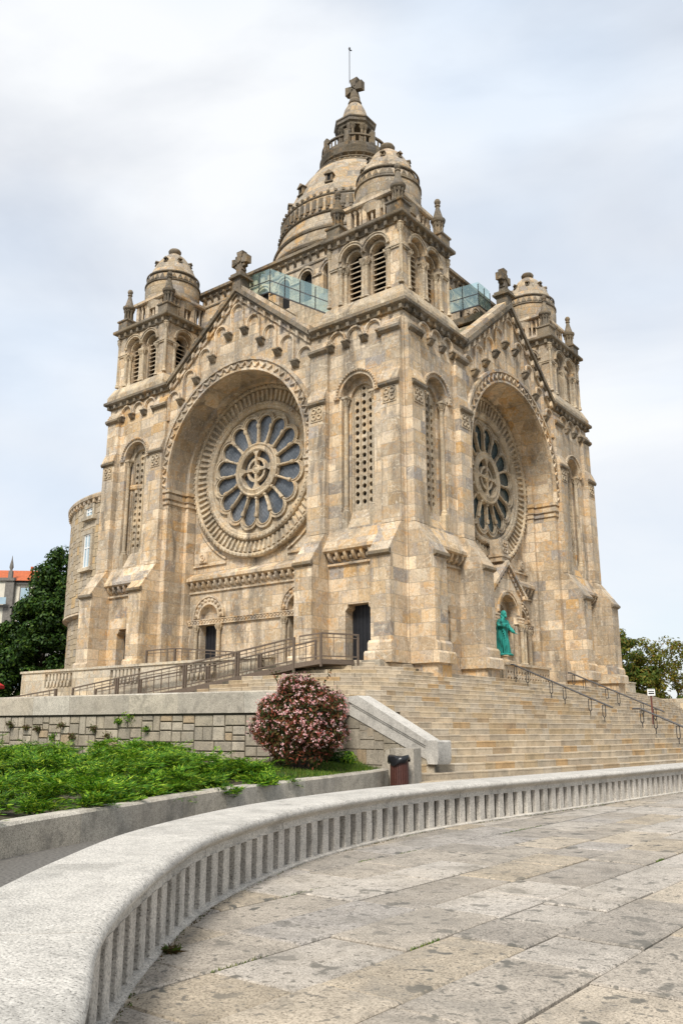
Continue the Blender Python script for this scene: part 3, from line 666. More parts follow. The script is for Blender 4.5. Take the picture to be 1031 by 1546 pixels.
# belfries
TX=2.33; BH=1.87
def belfry():
    cx,cy=-TX,TX
    root=MB(); 
    for k in range(4):
        m=rotmap(k,cx,cy); md=lambda u,d,z,m=m:m(u,BH-d,z)
        ops=[archpoly(c,.56,14.86,16.98,16) for c in(-.63,.63)]
        root.plate(md,[(-BH,14.2),(-BH,18.0),(BH,18.0),(BH,14.2)],ops,0,.3)
        for c in(-.63,.63):
            root.plate(md,archpoly(c,.58,14.86,16.98,16),[archpoly(c,.38,14.9,16.95,14)],.26,.6)
    bf=root.build('belfry','wall',bas,origin=(cx,cy,14.2),ang=25)
    b=MB(); b.square([(2.2,14.05),(2.2,14.32),(1.95,14.82),(1.6,14.9)],(cx,cy))
    b.build('base_ledge','cap',bf,origin=(cx,cy,14.2),ang=20)
    b=MB(); b.square([(BH-.1,17.72),(BH+.06,17.76),(BH+.1,17.95),(BH+.28,18.02),(BH+.30,18.06),(BH+.30,18.17),(BH+.2,18.22),(1.2,18.4)],(cx,cy))
    for k in range(4):
        m=rotmap(k,cx,cy); md=lambda u,d,z,m=m:m(u,BH-d,z)
        for i in range(8): u=-1.75+i*.5; b.box(md,u-.07,u+.07,-.2,.02,17.74,17.96)
    b.build('cornice','trim',bf,origin=(cx,cy,14.2),ang=25)
    b=MB()
    for k in range(4):
        m=rotmap(k,cx,cy); md=lambda u,d,z,m=m:m(u,BH-d,z)
        for c in(-.63,.63):
            b.arc(md,c,16.98,.56,.66,-.08,.02,0,PI,20); b.arc(md,c,16.98,.66,.71,-.12,.02,0,PI,20); b.arc(md,c,16.95,.38,.46,.16,.28,0,PI,18)
        for u0,u1 in((-BH,-1.16),(1.16,BH),):
            b.box(md,u0-.02,u1+.02,-.09,.0,16.7,16.76); b.box(md,u0-.02,u1+.02,-.06,.0,16.62,16.70)
        for u in(-1.22,-.63+.58,.63-.58,1.22):
            for du in((0,) if abs(u)<1 else (-.06,.1)):
                pass
        for u,dd in((-1.26,.02),(-1.10,.16),(-.09,.04),(.09,.04),(1.10,.16),(1.26,.02),(0,.2)):
            x,y,_=md(u,dd,0); b.column((x,y),.085,14.9,16.64,8,.26,.18)
        b.box(md,-.22,.22,-.06,.3,16.62,16.74); b.box(md,-1.4,-1.0,-.06,.3,16.62,16.74); b.box(md,1.0,1.4,-.06,.3,16.62,16.74)
        b.box(md,-.16,.16,.06,.3,14.9,16.62)
    for sx in(1,-1):
        for sy in(1,-1):
            b.column((cx+sx*BH,cy+sy*BH),.08,14.95,17.62,8,.3,.2); b.lathe([(.13,17.62),(.17,17.68),(.05,17.8)],(cx+sx*BH,cy+sy*BH),8)
    b.build('arcade','cap',bf,origin=(cx,cy,14.2),ang=35)
    for k in range(4):
        m=rotmap(k,cx,cy); md=lambda u,d,z,m=m:m(u,BH-d,z)
        for c in(-.63,.63):
            b=MB(); 
            for i in range(9):
                z=14.98+i*.24
                b.dz(md,[(.34,z),(.34,z+.05),(.55,z+.17),(.55,z+.12)],c-.38,c+.38)
            b.build('louver','cap',bf,origin=(cx,cy,14.2))
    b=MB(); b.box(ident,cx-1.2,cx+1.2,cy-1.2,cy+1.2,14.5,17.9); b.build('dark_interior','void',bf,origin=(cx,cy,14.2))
    # parapet
    h=1.34; b=MB(); b.square([(h+.1,18.3),(h+.1,18.66),(h-.25,18.66)],(cx,cy)); b.square([(h-.22,19.66),(h+.06,19.70),(h+.12,19.76),(h+.12,19.9),(h-.22,19.98)],(cx,cy))
    for k in range(4):
        m=rotmap(k,cx,cy); md=lambda u,d,z,m=m:m(u,h-d,z)
        for u in(-h+.12,-.36,.36,h-.12): b.box(md,u-.11,u+.11,.0,.22,18.66,19.68)
        for u in(-.92,-.64,.0,.64,.92): x,y,_=md(u,.1,0); b.column((x,y),.055,18.66,19.66,8,.2,.14)
    b.square([(h-.4,18.5),(h-.4,19.7)],(cx,cy))
    b.build('parapet','wall',bf,origin=(cx,cy,14.2),ang=30)
    # dome
    prof=[(1.36,19.3),(1.44,19.7),(1.49,20.2),(1.5,20.5),(1.47,20.8)]
    prof2=[(1.38,21.25),(1.3,21.5),(1.18,21.8),(1.02,22.15),(.84,22.48),(.62,22.78),(.4,22.98)]
    b=MB(); b.lathe(prof+[(1.40,21.2)]+prof2,(cx,cy),40); dm=b.build('dome','dome',bf,origin=(cx,cy,14.2),ang=50)
    b=MB(); b.lathe([(1.47,20.78),(1.53,20.8),(1.53,20.88),(1.46,20.92)],(cx,cy),40,caps=False); b.lathe([(1.42,21.3),(1.46,21.34),(1.46,21.4),(1.34,21.44)],(cx,cy),40,caps=False)
    for i in range(28):
        a=2*PI*i/28; q=lambda da,r,z:(cx+r*math.cos(a+da),cy+r*math.sin(a+da),z)
        b.prism([q(-.1,1.48,20.94),q(.1,1.48,20.94),q(0,1.43,21.26)],[q(-.09,1.38,20.94),q(.09,1.38,20.94),q(0,1.34,21.26)])
    b.lathe([(.42,22.9),(.36,22.97),(.27,23.05),(.27,23.1),(.34,23.18),(.36,23.28),(.3,23.38),(.2,23.42)],(cx,cy),20)
    for i in range(8):
        a=2*PI*(i+.5)/8; ca,sa=math.cos(a),math.sin(a); q=lambda t,r,z:(cx+r*ca-t*sa,cy+r*sa+t*ca,z)
        mm=lambda t,r,z,q=q:q(t,r,z)
        b.box(mm,-.1,.1,.8,1.08,22.14,22.17); b.box(mm,-.1,-.045,.8,1.04,22.17,22.36); b.box(mm,.045,.1,.8,1.04,22.17,22.36)
        b.prism([q(-.13,1.09,22.34),q(.13,1.09,22.34),q(0,1.06,22.48)],[q(-.13,.75,22.34),q(.13,.75,22.34),q(0,.7,22.48)])
    b.build('dome_trim','trim',bf,origin=(cx,cy,14.2),ang=35)
    for sx in(1,-1):
        for sy in(1,-1):
            c=(cx+sx*1.62,cy+sy*1.62); b=MB()
            b.square([(.36,18.25),(.36,18.7),(.42,18.74),(.42,18.82),(.3,18.86)],c); b.lathe([(.3,18.84),(.28,18.92),(.16,18.95),(.14,19.5)],c,12)
            for i in range(8): a=2*PI*i/8; b.column((c[0]+.2*math.cos(a),c[1]+.2*math.sin(a)),.048,18.94,19.5,6,.16,.08)
            b.lathe([(.25,19.5),(.31,19.55),(.34,19.62),(.34,19.7),(.25,19.74),(.22,19.85),(.15,20.1),(.1,20.3),(.09,20.38),(.13,20.42),(.13,20.46),(.09,20.5),(.14,20.58),(.15,20.66),(.1,20.76),(.0,20.8)],c,14,caps=False)
            b.build('lantern','trim',bf,origin=(c[0],c[1],18.25),ang=40)
    return bf
bf=belfry()
for (x,y) in((-W+TX,TX),(-TX,W-TX)):
    c=copy_tree(bf,bas); c.location=(x,y,14.2)
# drum block and main dome
DM=(-MID,MID); HB=6.08
b=MB()
for k in range(4):
    m=rotmap(k,*DM); md=lambda u,d,z,m=m:m(u,HB-d,z)
    ops=[archpoly(u,.36,17.9,19.2,12) for u in(-4.35,-2.9,-1.45,0,1.45,2.9,4.35)]
    b.plate(md,[(-HB,13.5),(-HB,20.4),(HB,20.4),(HB,13.5)],ops,0,.4)
drum=b.build('drum','wall',bas,origin=(-MID,MID,13.5),ang=25)
b=MB()
b.square([(HB-.1,20.3),(HB+.1,20.36),(HB+.14,20.5),(HB+.27,20.56),(HB+.27,20.72),(HB+.1,20.8),(4.6,21.3)],DM); b.square([(HB-.1,19.78),(HB+.05,19.8),(HB+.05,19.88),(HB-.1,19.92)],DM)
for k in range(4):
    m=rotmap(k,*DM); md=lambda u,d,z,m=m:m(u,HB-d,z)
    for i in range(24):
        u=-5.75+i*.5; b.dz(md,[(0,20.4),(-.22,20.4),(-.22,20.3),(-.1,20.12),(-.02,20.05),(0,20.05)],u-.06,u+.06)
b.build('drum_cornice','trim',drum,origin=(-MID,MID,13.5),ang=25)
b=MB()
for k in range(4):
    m=rotmap(k,*DM); md=lambda u,d,z,m=m:m(u,HB-d,z)
    for u in(-4.35,-2.9,-1.45,0,1.45,2.9,4.35):
        b.arc(md,u,19.2,.36,.43,-.03,.05,0,PI,16); b.arc(md,u,19.2,.5,.6,-.07,.05,0,PI,16)
    for u in(-5.1,-3.62,-2.17,-.72,.72,2.17,3.62,5.1): b.box(md,u-.3,u+.3,-.07,.0,19.06,19.16)
b.build('window_surround','carved',drum,origin=(-MID,MID,13.5),ang=35)
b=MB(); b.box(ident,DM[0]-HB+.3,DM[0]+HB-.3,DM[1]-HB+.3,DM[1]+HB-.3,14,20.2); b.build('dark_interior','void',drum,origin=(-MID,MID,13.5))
o=(-MID,MID,21)
b=MB(); b.lathe([(4.95,20.9),(4.9,21.6),(4.74,22.6),(4.6,23.3),(4.36,24.0),(4.32,24.3),(4.27,25.2),(4.14,25.6),(3.9,26.14),(3.7,26.6),(3.45,27.15),(3.1,27.75),(2.64,28.38),(2.25,28.8),(2.0,29.0),(1.75,29.3),(1.75,29.6)],DM,72)
dome=b.build('main_dome','bigdome',bas,origin=o,ang=60)
b=MB()
def ring(r,z,t=.1,h=.14): b.lathe([(r-.08,z-h/2),(r+t*.7,z-h/2),(r+t,z),(r+t*.7,z+h/2),(r-.1,z+h/2)],DM,72,caps=False)
ring(4.88,22.0,.2,.25); ring(4.66,23.0,.12,.2); ring(4.36,24.1,.1,.12); ring(4.24,25.2,.1,.12); ring(2.5,28.5,.08,.1); ring(2.2,28.88,.12,.12)
nb=64
for i in range(nb):
    a=2*PI*i/nb; ca,sa=math.cos(a),math.sin(a); q=lambda t,r,z:(DM[0]+r*ca-t*sa,DM[1]+r*sa+t*ca,z)
    b.prism([q(-.12,4.1,24.42),q(.12,4.1,24.42),q(.12,4.385,24.42),q(-.12,4.385,24.42)],[q(-.11,4.0,25.02),q(.11,4.0,25.02),q(.11,4.335,25.02),q(-.11,4.335,25.02)])
    b.box(q,-.07,.07,4.3,4.5,24.16,24.3); b.box(q,-.07,.07,4.1,4.36,25.26,25.4)
for i in range(48):
    a=2*PI*i/48; ca,sa=math.cos(a),math.sin(a); q=lambda t,r,z:(DM[0]+r*ca-t*sa,DM[1]+r*sa+t*ca,z)
    b.prism([q(-.15,2.52,28.55),q(.15,2.52,28.55),q(0,2.29,28.83)],[q(-.15,2.3,28.55),q(.15,2.3,28.55),q(0,2.15,28.83)])
for i in range(12):
    a=2*PI*(i+.5)/12; ca,sa=math.cos(a),math.sin(a); q=lambda t,r,z:(DM[0]+r*ca-t*sa,DM[1]+r*sa+t*ca,z)
    b.box(q,-.24,.24,3.2,3.98,26.2,26.27); b.box(q,-.2,-.1,3.2,3.9,26.27,26.75); b.box(q,.1,.2,3.2,3.9,26.27,26.75)
    b.prism([q(-.28,3.98,26.72),q(.28,3.98,26.72),q(0,3.94,27.0)],[q(-.28,3.2,26.72),q(.28,3.2,26.72),q(0,3.0,27.0)])
b.build('dome_trim','trim',dome,origin=o,ang=35)
b=MB()
for i in range(12):
    a=2*PI*(i+.5)/12; ca,sa=math.cos(a),math.sin(a); q=lambda t,r,z:(DM[0]+r*ca-t*sa,DM[1]+r*sa+t*ca,z)
    b.box(q,-.1,.1,3.3,3.86,26.27,26.72)
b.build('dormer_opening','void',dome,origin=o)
# balcony + lantern
b=MB(); b.lathe([(1.7,28.9),(1.75,29.2),(1.95,29.28),(2.06,29.34),(2.1,29.44),(2.08,29.62),(2.12,29.7),(2.12,29.8),(1.5,29.82)],DM,48)
for i in range(28):
    a=2*PI*i/28; ca,sa=math.cos(a),math.sin(a); q=lambda t,r,z:(DM[0]+r*ca-t*sa,DM[1]+r*sa+t*ca,z)
    b.prism([q(-.06,1.7,28.95),q(.06,1.7,28.95),q(.06,1.78,28.95),q(-.06,1.78,28.95)],[q(-.06,1.7,29.32),q(.06,1.7,29.32),q(.06,2.04,29.32),q(-.06,2.04,29.32)])
b.lathe([(1.86,29.8),(1.96,29.8),(1.96,30.1),(1.86,30.1)],DM,48,caps=False); b.lathe([(1.86,30.5),(2.0,30.52),(2.0,30.62),(1.86,30.66),(1.8,30.6)],DM,48,caps=False)
for i in range(40):
    a=2*PI*i/40; b.tube((DM[0]+1.91*math.cos(a),DM[1]+1.91*math.sin(a),30.08),(DM[0]+1.91*math.cos(a),DM[1]+1.91*math.sin(a),30.52),.05,6)
for i in range(8):
    a=2*PI*i/8+PI/8; ca,sa=math.cos(a),math.sin(a); q=lambda t,r,z:(DM[0]+r*ca-t*sa,DM[1]+r*sa+t*ca,z)
    b.box(q,-.14,.14,1.8,2.06,29.8,30.85); b.prism([q(-.14,1.8,30.85),q(.14,1.8,30.85),q(.14,2.06,30.85),q(-.14,2.06,30.85)],[q(-.05,1.88,30.98),q(.05,1.88,30.98),q(.05,1.98,30.98),q(-.05,1.98,30.98)])
b.build('balcony','trim',dome,origin=o,ang=35)
b=MB(); b.lathe([(.75,29.8),(.75,30.5)],DM,16)
for i in range(8):
    a=2*PI*i/8+PI/8
    for da in(-.11,.11): b.column((DM[0]+.98*math.cos(a+da),DM[1]+.98*math.sin(a+da)),.09,30.3,32.02,8,.32,.2)
b.lathe([(1.2,29.9),(1.2,30.3),(1.0,30.34)],DM,8,PI/8)
b.lathe([(.85,31.98),(1.12,32.0),(1.14,32.12),(1.24,32.2),(1.26,32.36),(1.32,32.42),(1.32,32.5),(1.0,32.58),(.8,32.6)],DM,8,PI/8)
b.build('lantern','trim',dome,origin=o,ang=25)
b=MB(); b.lathe([(.8,32.55),(.8,32.8),(.76,33.15),(.66,33.55),(.5,33.9),(.34,34.1)],DM,32); b.build('cupola','dome',dome,origin=o,ang=50)
b=MB(); b.lathe([(.36,34.06),(.42,34.12),(.42,34.2),(.34,34.24),(.36,34.34),(.3,34.5),(.32,34.56),(.2,34.64),(.17,34.72)],DM,16)
for q_ in range(4):
    a=q_*PI/2; rot=lambda x,z:(x*math.cos(a)-z*math.sin(a),35.26+x*math.sin(a)+z*math.cos(a))
    mm=lambda s,d,z:(DM[0]+s*.9,DM[1]+d,z)
    b.sz(mm,[rot(-.14,.05),rot(-.3,.68),rot(.3,.68),rot(.14,.05)],-.17,.17)
b.build('summit_cross','trim',dome,origin=o)
b=MB(); b.tube((DM[0]-.25,DM[1]-.2,35.7),(DM[0]-.25,DM[1]-.2,38.2),.022,6); b.sphere((DM[0]-.25,DM[1]-.2,38.25),.07,8,(1,1,1.6)); b.tube((DM[0]-.25,DM[1]-.2,38.14),(DM[0]-.1,DM[1]-.2,38.02),.04,6); b.build('lightning_rod','darksteel',dome,origin=o)
# apse: rubble drum on the far left
AC=(-19.2,MID); AR=9.05
def rubble_rects(w,h,smin=.25,seed=1,k=1.):
    rr=random.Random(seed); out=[]
    def split(x0,z0,x1,z1):
        w_,h_=(x1-x0)/k,(z1-z0)/k
        if (w_<.62 and h_<.42) or (w_<.42 and h_<.62 and rr.random()<.6) or (w_<.75 and h_<.34): out.append((x0,z0,x1,z1)); return
        if w_/1.25>h_: f=rr.uniform(.35,.65); split(x0,z0,x0+w_*k*f,z1); split(x0+w_*k*f,z0,x1,z1)
        else: f=rr.uniform(.35,.65); split(x0,z0,x1,z0+h_*k*f); split(x0,z0+h_*k*f,x1,z1)
    split(0,0,w,h); return out
b=MB(); j=MB(); j.lathe([(AR-.30,-4.0),(AR-.30,3.0),(AR-.06,3.0),(AR-.06,9.0)],AC,96)
a_start,a_end=R(195),R(285)
Ls=AR*(a_end-a_start)
for (z0,z1,sd,ro) in((-1.2,2.9,3,-.24),(3.16,8.8,4,0.)):
    nseg=12
    for k in range(nseg):
        for (x0,y0,x1,y1) in rubble_rects(Ls/nseg,z1-z0,seed=sd*40+k):
            g=.012; aa=a_start+(k*Ls/nseg+x0+g)/AR; ab=a_start+(k*Ls/nseg+x1-g)/AR; ac_=(aa+ab)/2
            # leave the window openings free
            zc=(z0+y0+z0+y1)/2; deg=math.degrees(ac_)
            if 5.55<zc<7.75 and 0: continue
            rr=AR+ro+random.uniform(-.012,.012)
            q=lambda a,r,z:(AC[0]+r*math.cos(a),AC[1]+r*math.sin(a),z)
            b.prism([q(aa,AR+ro-.2,z0+y0+g),q(ac_,AR+ro-.2,z0+y0+g),q(ab,AR+ro-.2,z0+y0+g),q(ab,rr,z0+y0+g),q(ac_,rr,z0+y0+g),q(aa,rr,z0+y0+g)],[q(aa,AR+ro-.2,z0+y1-g),q(ac_,AR+ro-.2,z0+y1-g),q(ab,AR+ro-.2,z0+y1-g),q(ab,rr,z0+y1-g),q(ac_,rr,z0+y1-g),q(aa,rr,z0+y1-g)])
ap=b.build('apse','rubble',bas,ang=30); j.build('joints','joint',ap)
b=MB(); b.lathe([(AR-.1,8.8),(AR+.03,8.82),(AR+.04,9.0),(AR+.2,9.08),(AR+.22,9.22),(AR+.15,9.32),(AR-.4,9.42)],AC,96); b.lathe([(AR-.3,2.9),(AR-.1,2.92),(AR+.06,3.02),(AR+.04,3.12),(AR-.1,3.16)],AC,96,caps=False)
for i in range(110):
    a=2*PI*i/110; q=lambda t,r,z:(AC[0]+r*math.cos(a)-t*math.sin(a),AC[1]+r*math.sin(a)+t*math.cos(a),z); b.box(q,-.09,.09,AR,AR+.17,8.86,9.05)
b.build('apse_cornice','wall',ap,ang=30)
def apse_window(deg,z0,z1,wd,name='window',arch=False):
    a=R(deg); q=lambda t,r,z:(AC[0]+r*math.cos(a)-t*math.sin(a),AC[1]+r*math.sin(a)+t*math.cos(a),z)
    b=MB(); p=.1
    b.box(q,-wd-.2,-wd,AR-.3,AR+p,z0,z1); b.box(q,wd,wd+.2,AR-.3,AR+p,z0,z1); b.box(q,-wd-.2,wd+.2,AR-.3,AR+p+.01,z1,z1+.24); b.box(q,-wd-.3,wd+.3,AR-.3,AR+.2,z0-.18,z0)
    o_=b.build(name,'pale',ap); b=MB(); b.box(q,-wd,wd,AR-.1,AR+.02,z0,z1); b.build('pane','hglass' if not arch else 'joint',o_)
    b=MB()
    for t in((-wd,-wd+.07),(wd-.07,wd),(-.035,.035)): b.box(q,t[0],t[1],AR+.0,AR+.06,z0,z1)
    b.box(q,-wd,wd,AR-.0,AR+.055,z0,z0+.07); b.box(q,-wd,wd,AR-.0,AR+.055,z1-.07,z1); b.box(q,-wd,wd,AR-.0,AR+.05,(z0*.4+z1*.6)-.03,(z0*.4+z1*.6)+.03)
    if not arch: b.build('frame','whiteframe',o_)
for dg in(262,): apse_window(dg,5.4,7.2,.33); apse_window(dg,8.15,8.62,.33)
b=MB(); a=R(264.5); q=lambda t,r,z:(AC[0]+r*math.cos(a)-t*math.sin(a),AC[1]+r*math.sin(a)+t*math.cos(a),z)
md=lambda u,d,z:q(u,AR+.02-d,z)
b.plate(md,archpoly(0,.62,1.2,3.6,14),[archpoly(0,.42,1.3,3.6,14)],-.1,.3,rim_outer=True)
b.build('niche','pale',ap)
b=MB(); a=R(259.5); b.box(lambda t,r,z:(AC[0]+r*math.cos(a)-t*math.sin(a),AC[1]+r*math.sin(a)+t*math.cos(a),z),-.25,.25,AR-.25,AR-.17,1.3,1.75); sg=b.build('notice_plate','whiteframe',ap)
qq=lambda t,r,z:(AC[0]+r*math.cos(a)-t*math.sin(a),AC[1]+r*math.sin(a)+t*math.cos(a),z)
b=MB(); b.box(qq,-.22,-.05,AR-.17,AR-.165,1.33,1.72); b.build('yellow_field','yellow',sg)
b=MB(); b.box(qq,.0,.2,AR-.17,AR-.165,1.4,1.65); b.build('blue_field','blue',sg)
# ------------------------------------------------------------------ ground and terraces
GZ=-4.0
b=MB(); b.add([(-900,-900,GZ-.06),(900,-900,GZ-.06),(900,900,GZ-.06),(-900,900,GZ-.06)],[(0,1,2,3)]); tag(b.build('ground','mossjoint'),kind='structure')
b=MB(); b.add([(-60,-40,GZ),(11.9,-40,GZ),(11.9,40,GZ),(-60,40,GZ)],[(0,1,2,3)]); tag(b.build('road','asphalt'),kind='structure')
# plaza paving: rows of granite slabs along +y
def chamfer_box(b,x0,x1,y0,y1,z0,z1,c=.006,tilt=0.):
    tz=lambda x,y:z1+tilt*(x-(x0+x1)/2)
    b.add([(x0,y0,z0),(x1,y0,z0),(x1,y1,z0),(x0,y1,z0),(x0,y0,z1-c),(x1,y0,z1-c),(x1,y1,z1-c),(x0,y1,z1-c),(x0+c,y0+c,z1),(x1-c,y0+c,z1),(x1-c,y1-c,z1),(x0+c,y1-c,z1)],
      [(4,5,9,8),(5,6,10,9),(6,7,11,10),(7,4,8,11),(8,9,10,11),(0,1,5,4),(1,2,6,5),(2,3,7,6),(3,0,4,7)])
PATH_FOOT=[(17.2,-27.6),(16.35,-26.1),(15.55,-25.1),(14.65,-24.3),(14.02,-23.78),(13.45,-23.18),(12.7,-22.24),(12.02,-21.23),(11.33,-19.68),(10.93,-18.19),(10.70,-16.52),(10.68,-14.87),(10.80,-12.85),(10.95,-10.3),(11.12,-6.95),(11.35,-2.5),(11.5,3.0),(11.6,10.),(11.5,18.),(11.2,26.)]
def catmull(P,step=.12):
    P=[np.array(p,float) for p in P]; out=[]
    for i in range(len(P)-1):
        p0=P[i-1] if i else 2*P[0]-P[1]; p1,p2=P[i],P[i+1]; p3=P[i+2] if i+2<len(P) else 2*P[-1]-P[-2]
        n=max(2,int(np.linalg.norm(p2-p1)/step))
        for k in range(n):
            t=k/n; out.append(.5*((2*p1)+(-p0+p2)*t+(2*p0-5*p1+4*p2-p3)*t*t+(-p0+3*p1-3*p2+p3)*t**3))
    out.append(P[-1]); return np.array(out)
class Path:
    def __init__(s,P,step=.1):
        s.p=catmull(P,step); d=np.diff(s.p,axis=0); s.L=np.concatenate([[0],np.cumsum(np.hypot(d[:,0],d[:,1]))])
    def at(s,t):
        x=np.interp(t,s.L,s.p[:,0]); y=np.interp(t,s.L,s.p[:,1]); e=.05
        dx=np.interp(t+e,s.L,s.p[:,0])-np.interp(t-e,s.L,s.p[:,0]); dy=np.interp(t+e,s.L,s.p[:,1])-np.interp(t-e,s.L,s.p[:,1]); l=math.hypot(dx,dy)
        return np.array([x,y]),np.array([dy,-dx])/l     # right-hand normal
    def off(s,t,o,z): p,n=s.at(t); return (p[0]+n[0]*o,p[1]+n[1]*o,z)
def sweep(b,path,prof,t0,t1,step=.12,closed=True,gap=0):
    n=max(1,int((t1-t0)/step)); rows=[[path.off(t0+gap+(t1-t0-2*gap)*i/n,o,z) for o,z in prof]+([path.off(t0+gap+(t1-t0-2*gap)*i/n,*prof[0])] if closed else []) for i in range(n+1)]
    b.ribbon(rows)
    for r in(rows[0],rows[-1]): b.add(r[:len(prof)],[tuple(range(len(prof)))])
wallp=Path(PATH_FOOT)
foot_x=lambda y: float(np.interp(y,wallp.p[:,1],wallp.p[:,0])) if y>-27.6 else 17.
b=MB(); x=9.6; rr=random.Random(11); widths=[.55,.58,.52,.56,.60,.54]
XS=[9.2]; k=0
while XS[-1]<30: XS.append(XS[-1]+widths[k%6]); k+=1
sh=13.80-min(XS,key=lambda q:abs(q-13.80)); XS=[q+sh for q in XS]
for x0,x1 in zip(XS,XS[1:]):
    y=-31+rr.uniform(0,1)
    while y<34:
        ln=rr.choice([.8,1.0,1.15,1.3,1.5,.65]); g=.008 if rr.random()<.65 else .016
        # each slab is trimmed where the seat wall stands on it
        fx=min(foot_x(y),foot_x(y+ln))-.3
        if x1>fx: chamfer_box(b,max(x0+g,fx),x1-g,y+g,y+ln-g,GZ-.05,GZ+rr.uniform(0,.012),.01,rr.uniform(-.01,.01))
        y+=ln
tag(b.build('plaza','slab',smooth=False,recalc=False),kind='structure')
# stairs
TR,RI=.336,.16
def edge(off,n=None):
    # nosing line of a step lying 'off' metres outside the top landing edge
    pts=[]; yend=(-3.4-off*(1.9 if off>0 else .95)) if off<3.2 else -12.4; rc=3.0
    bow=lambda y:-(y-9.6)**2/(2*92.)
    y=31.
    while y>yend+rc: pts.append((1.155+off+bow(y),y)); y-=.4
    yc=yend+rc; xc=1.155+off+bow(yc)
    for i in range(13):
        a=PI/2*i/12; pts.append((xc-rc+rc*math.cos(a),yc-rc*math.sin(a)))
    pts.append((-5.0,yend))
    return pts
def resample(P,rr,l0,l1):
    P=np.array(P); d=np.diff(P,axis=0); L=np.concatenate([[0],np.cumsum(np.hypot(d[:,0],d[:,1]))]); t=rr.uniform(0,.4); ts=[]
    while t<L[-1]: ts.append(t); t+=rr.uniform(l0,l1)
    return [(float(np.interp(q,L,P[:,0])),float(np.interp(q,L,P[:,1]))) for q in ts]
PAR0=(3.5,-8.45); PAR1=(6.3,-8.85)
steps=[]
for i in range(-3,20):
    z=-.8-RI*i; off=TR*i if i>0 else TR*i
    if i>=11: off+=1.05
    if i<0: off=TR*i*1.25
    if i==-3: z=-.36
    steps.append((i,off,z))
b=MB(); u=MB(); rr=random.Random(5)
for i,off,z in steps:
    E_=edge(off)
    if i<0: E_=[p for p in E_ if p[1]<.6]
    P=resample(E_,rr,.35,.95)
    for p,q in zip(P,P[1:]):
        p,q=np.array(p),np.array(q); d=q-p; l=np.hypot(*d)
        if l<.1: continue
        d/=l; nrm=np.array([d[1],-d[0]])      # inward normal: path runs -y, right side = -x
        mid=(p+q)/2
        ypar=PAR0[1]+(mid[0]-PAR0[0])*(PAR1[1]-PAR0[1])/(PAR1[0]-PAR0[0])
        if i<16 and mid[1]<ypar+.1 and mid[0]>3.0: continue
        if i>=16 and mid[1]<-9.2-.2*(i-16): continue
        if mid[0]<3.0 and z<-2.1: continue
        g=.008; dep=TR+.12 if i!=11 else 1.62
        if i in(0,-3): dep=.9
        p2,q2=p+d*g,q-d*g; jz=rr.uniform(-.007,.007); jo=rr.uniform(-.012,.012); c=.012
        p2=p2-nrm*jo; q2=q2-nrm*jo; ip,iq=p2+nrm*dep,q2+nrm*dep; zt=z+jz
        pc,qc=p2+nrm*c,q2+nrm*c
        un=.006; pu,qu=p2+nrm*un,q2+nrm*un; zn=zt-.034; zb=z-RI-.02
        b.add([(pu[0],pu[1],zb),(qu[0],qu[1],zb),(pu[0],pu[1],zn),(qu[0],qu[1],zn),(p2[0],p2[1],zn-.003),(q2[0],q2[1],zn-.003),(p2[0],p2[1],zt-c),(q2[0],q2[1],zt-c),(pc[0],pc[1],zt),(qc[0],qc[1],zt),(ip[0],ip[1],zt),(iq[0],iq[1],zt),(ip[0],ip[1],zb),(iq[0],iq[1],zb)],
              [(0,1,3,2),(2,3,5,4),(4,5,7,6),(6,7,9,8),(8,9,11,10),(0,2,4,6,8,10,12),(1,13,11,9,7,5,3)])
tag(b.build('stairs','steps',smooth=False),kind='structure')
# joints behind the stair blocks
b=MB()
for i,off,z in steps:
    E_=edge(off-.12)
    if i<0: E_=[p for p in E_ if p[1]<.6]
    E_=[p for p in E_ if p[1]>(-8.3 if i<16 else -9.0-.2*(i-16)) and not(p[0]<3. and z<-2.1)]
    if len(E_)<2: continue
    b.ribbon([[(x,y,z-RI-.03) for x,y in E_],[(x,y,z-.012) for x,y in E_],[(x-.3 if k<len(E_)-15 else x-.2,y+(0 if k<len(E_)-15 else .25),z-.012) for k,(x,y) in enumerate(E_)]])
tag(b.build('stair_joints','joint',smooth=False),kind='structure')
# upper landing and terrace
b=MB(); E_=edge(-.25); b.prism([(x,y,-.83) for x,y in E_]+[(-5,31,-.83)],[(x,y,-2.6) for x,y in E_]+[(-5,31,-2.6)])
b.box(ident,-20.6,-5.01,-2.2,60,-2.6,-.42); b.box(ident,-5,60,31.01,70,-2.6,-.84)
tag(b.build('upper_terrace','pale',ang=20),kind='structure')
b=MB(); b.box(ident,-5.0,-1.55,-2.2,.6,-.9,-.37); b.box(ident,-1.55,-.5,-1.3,.6,-.9,-.372)
tag(b.build('door_landing','pale',ang=20),kind='structure')
b=MB(); b.box(ident,-60,1.7,-12.2,-2.21,-2.6,-2.02); tag(b.build('lower_terrace','pale',ang=20),kind='structure')
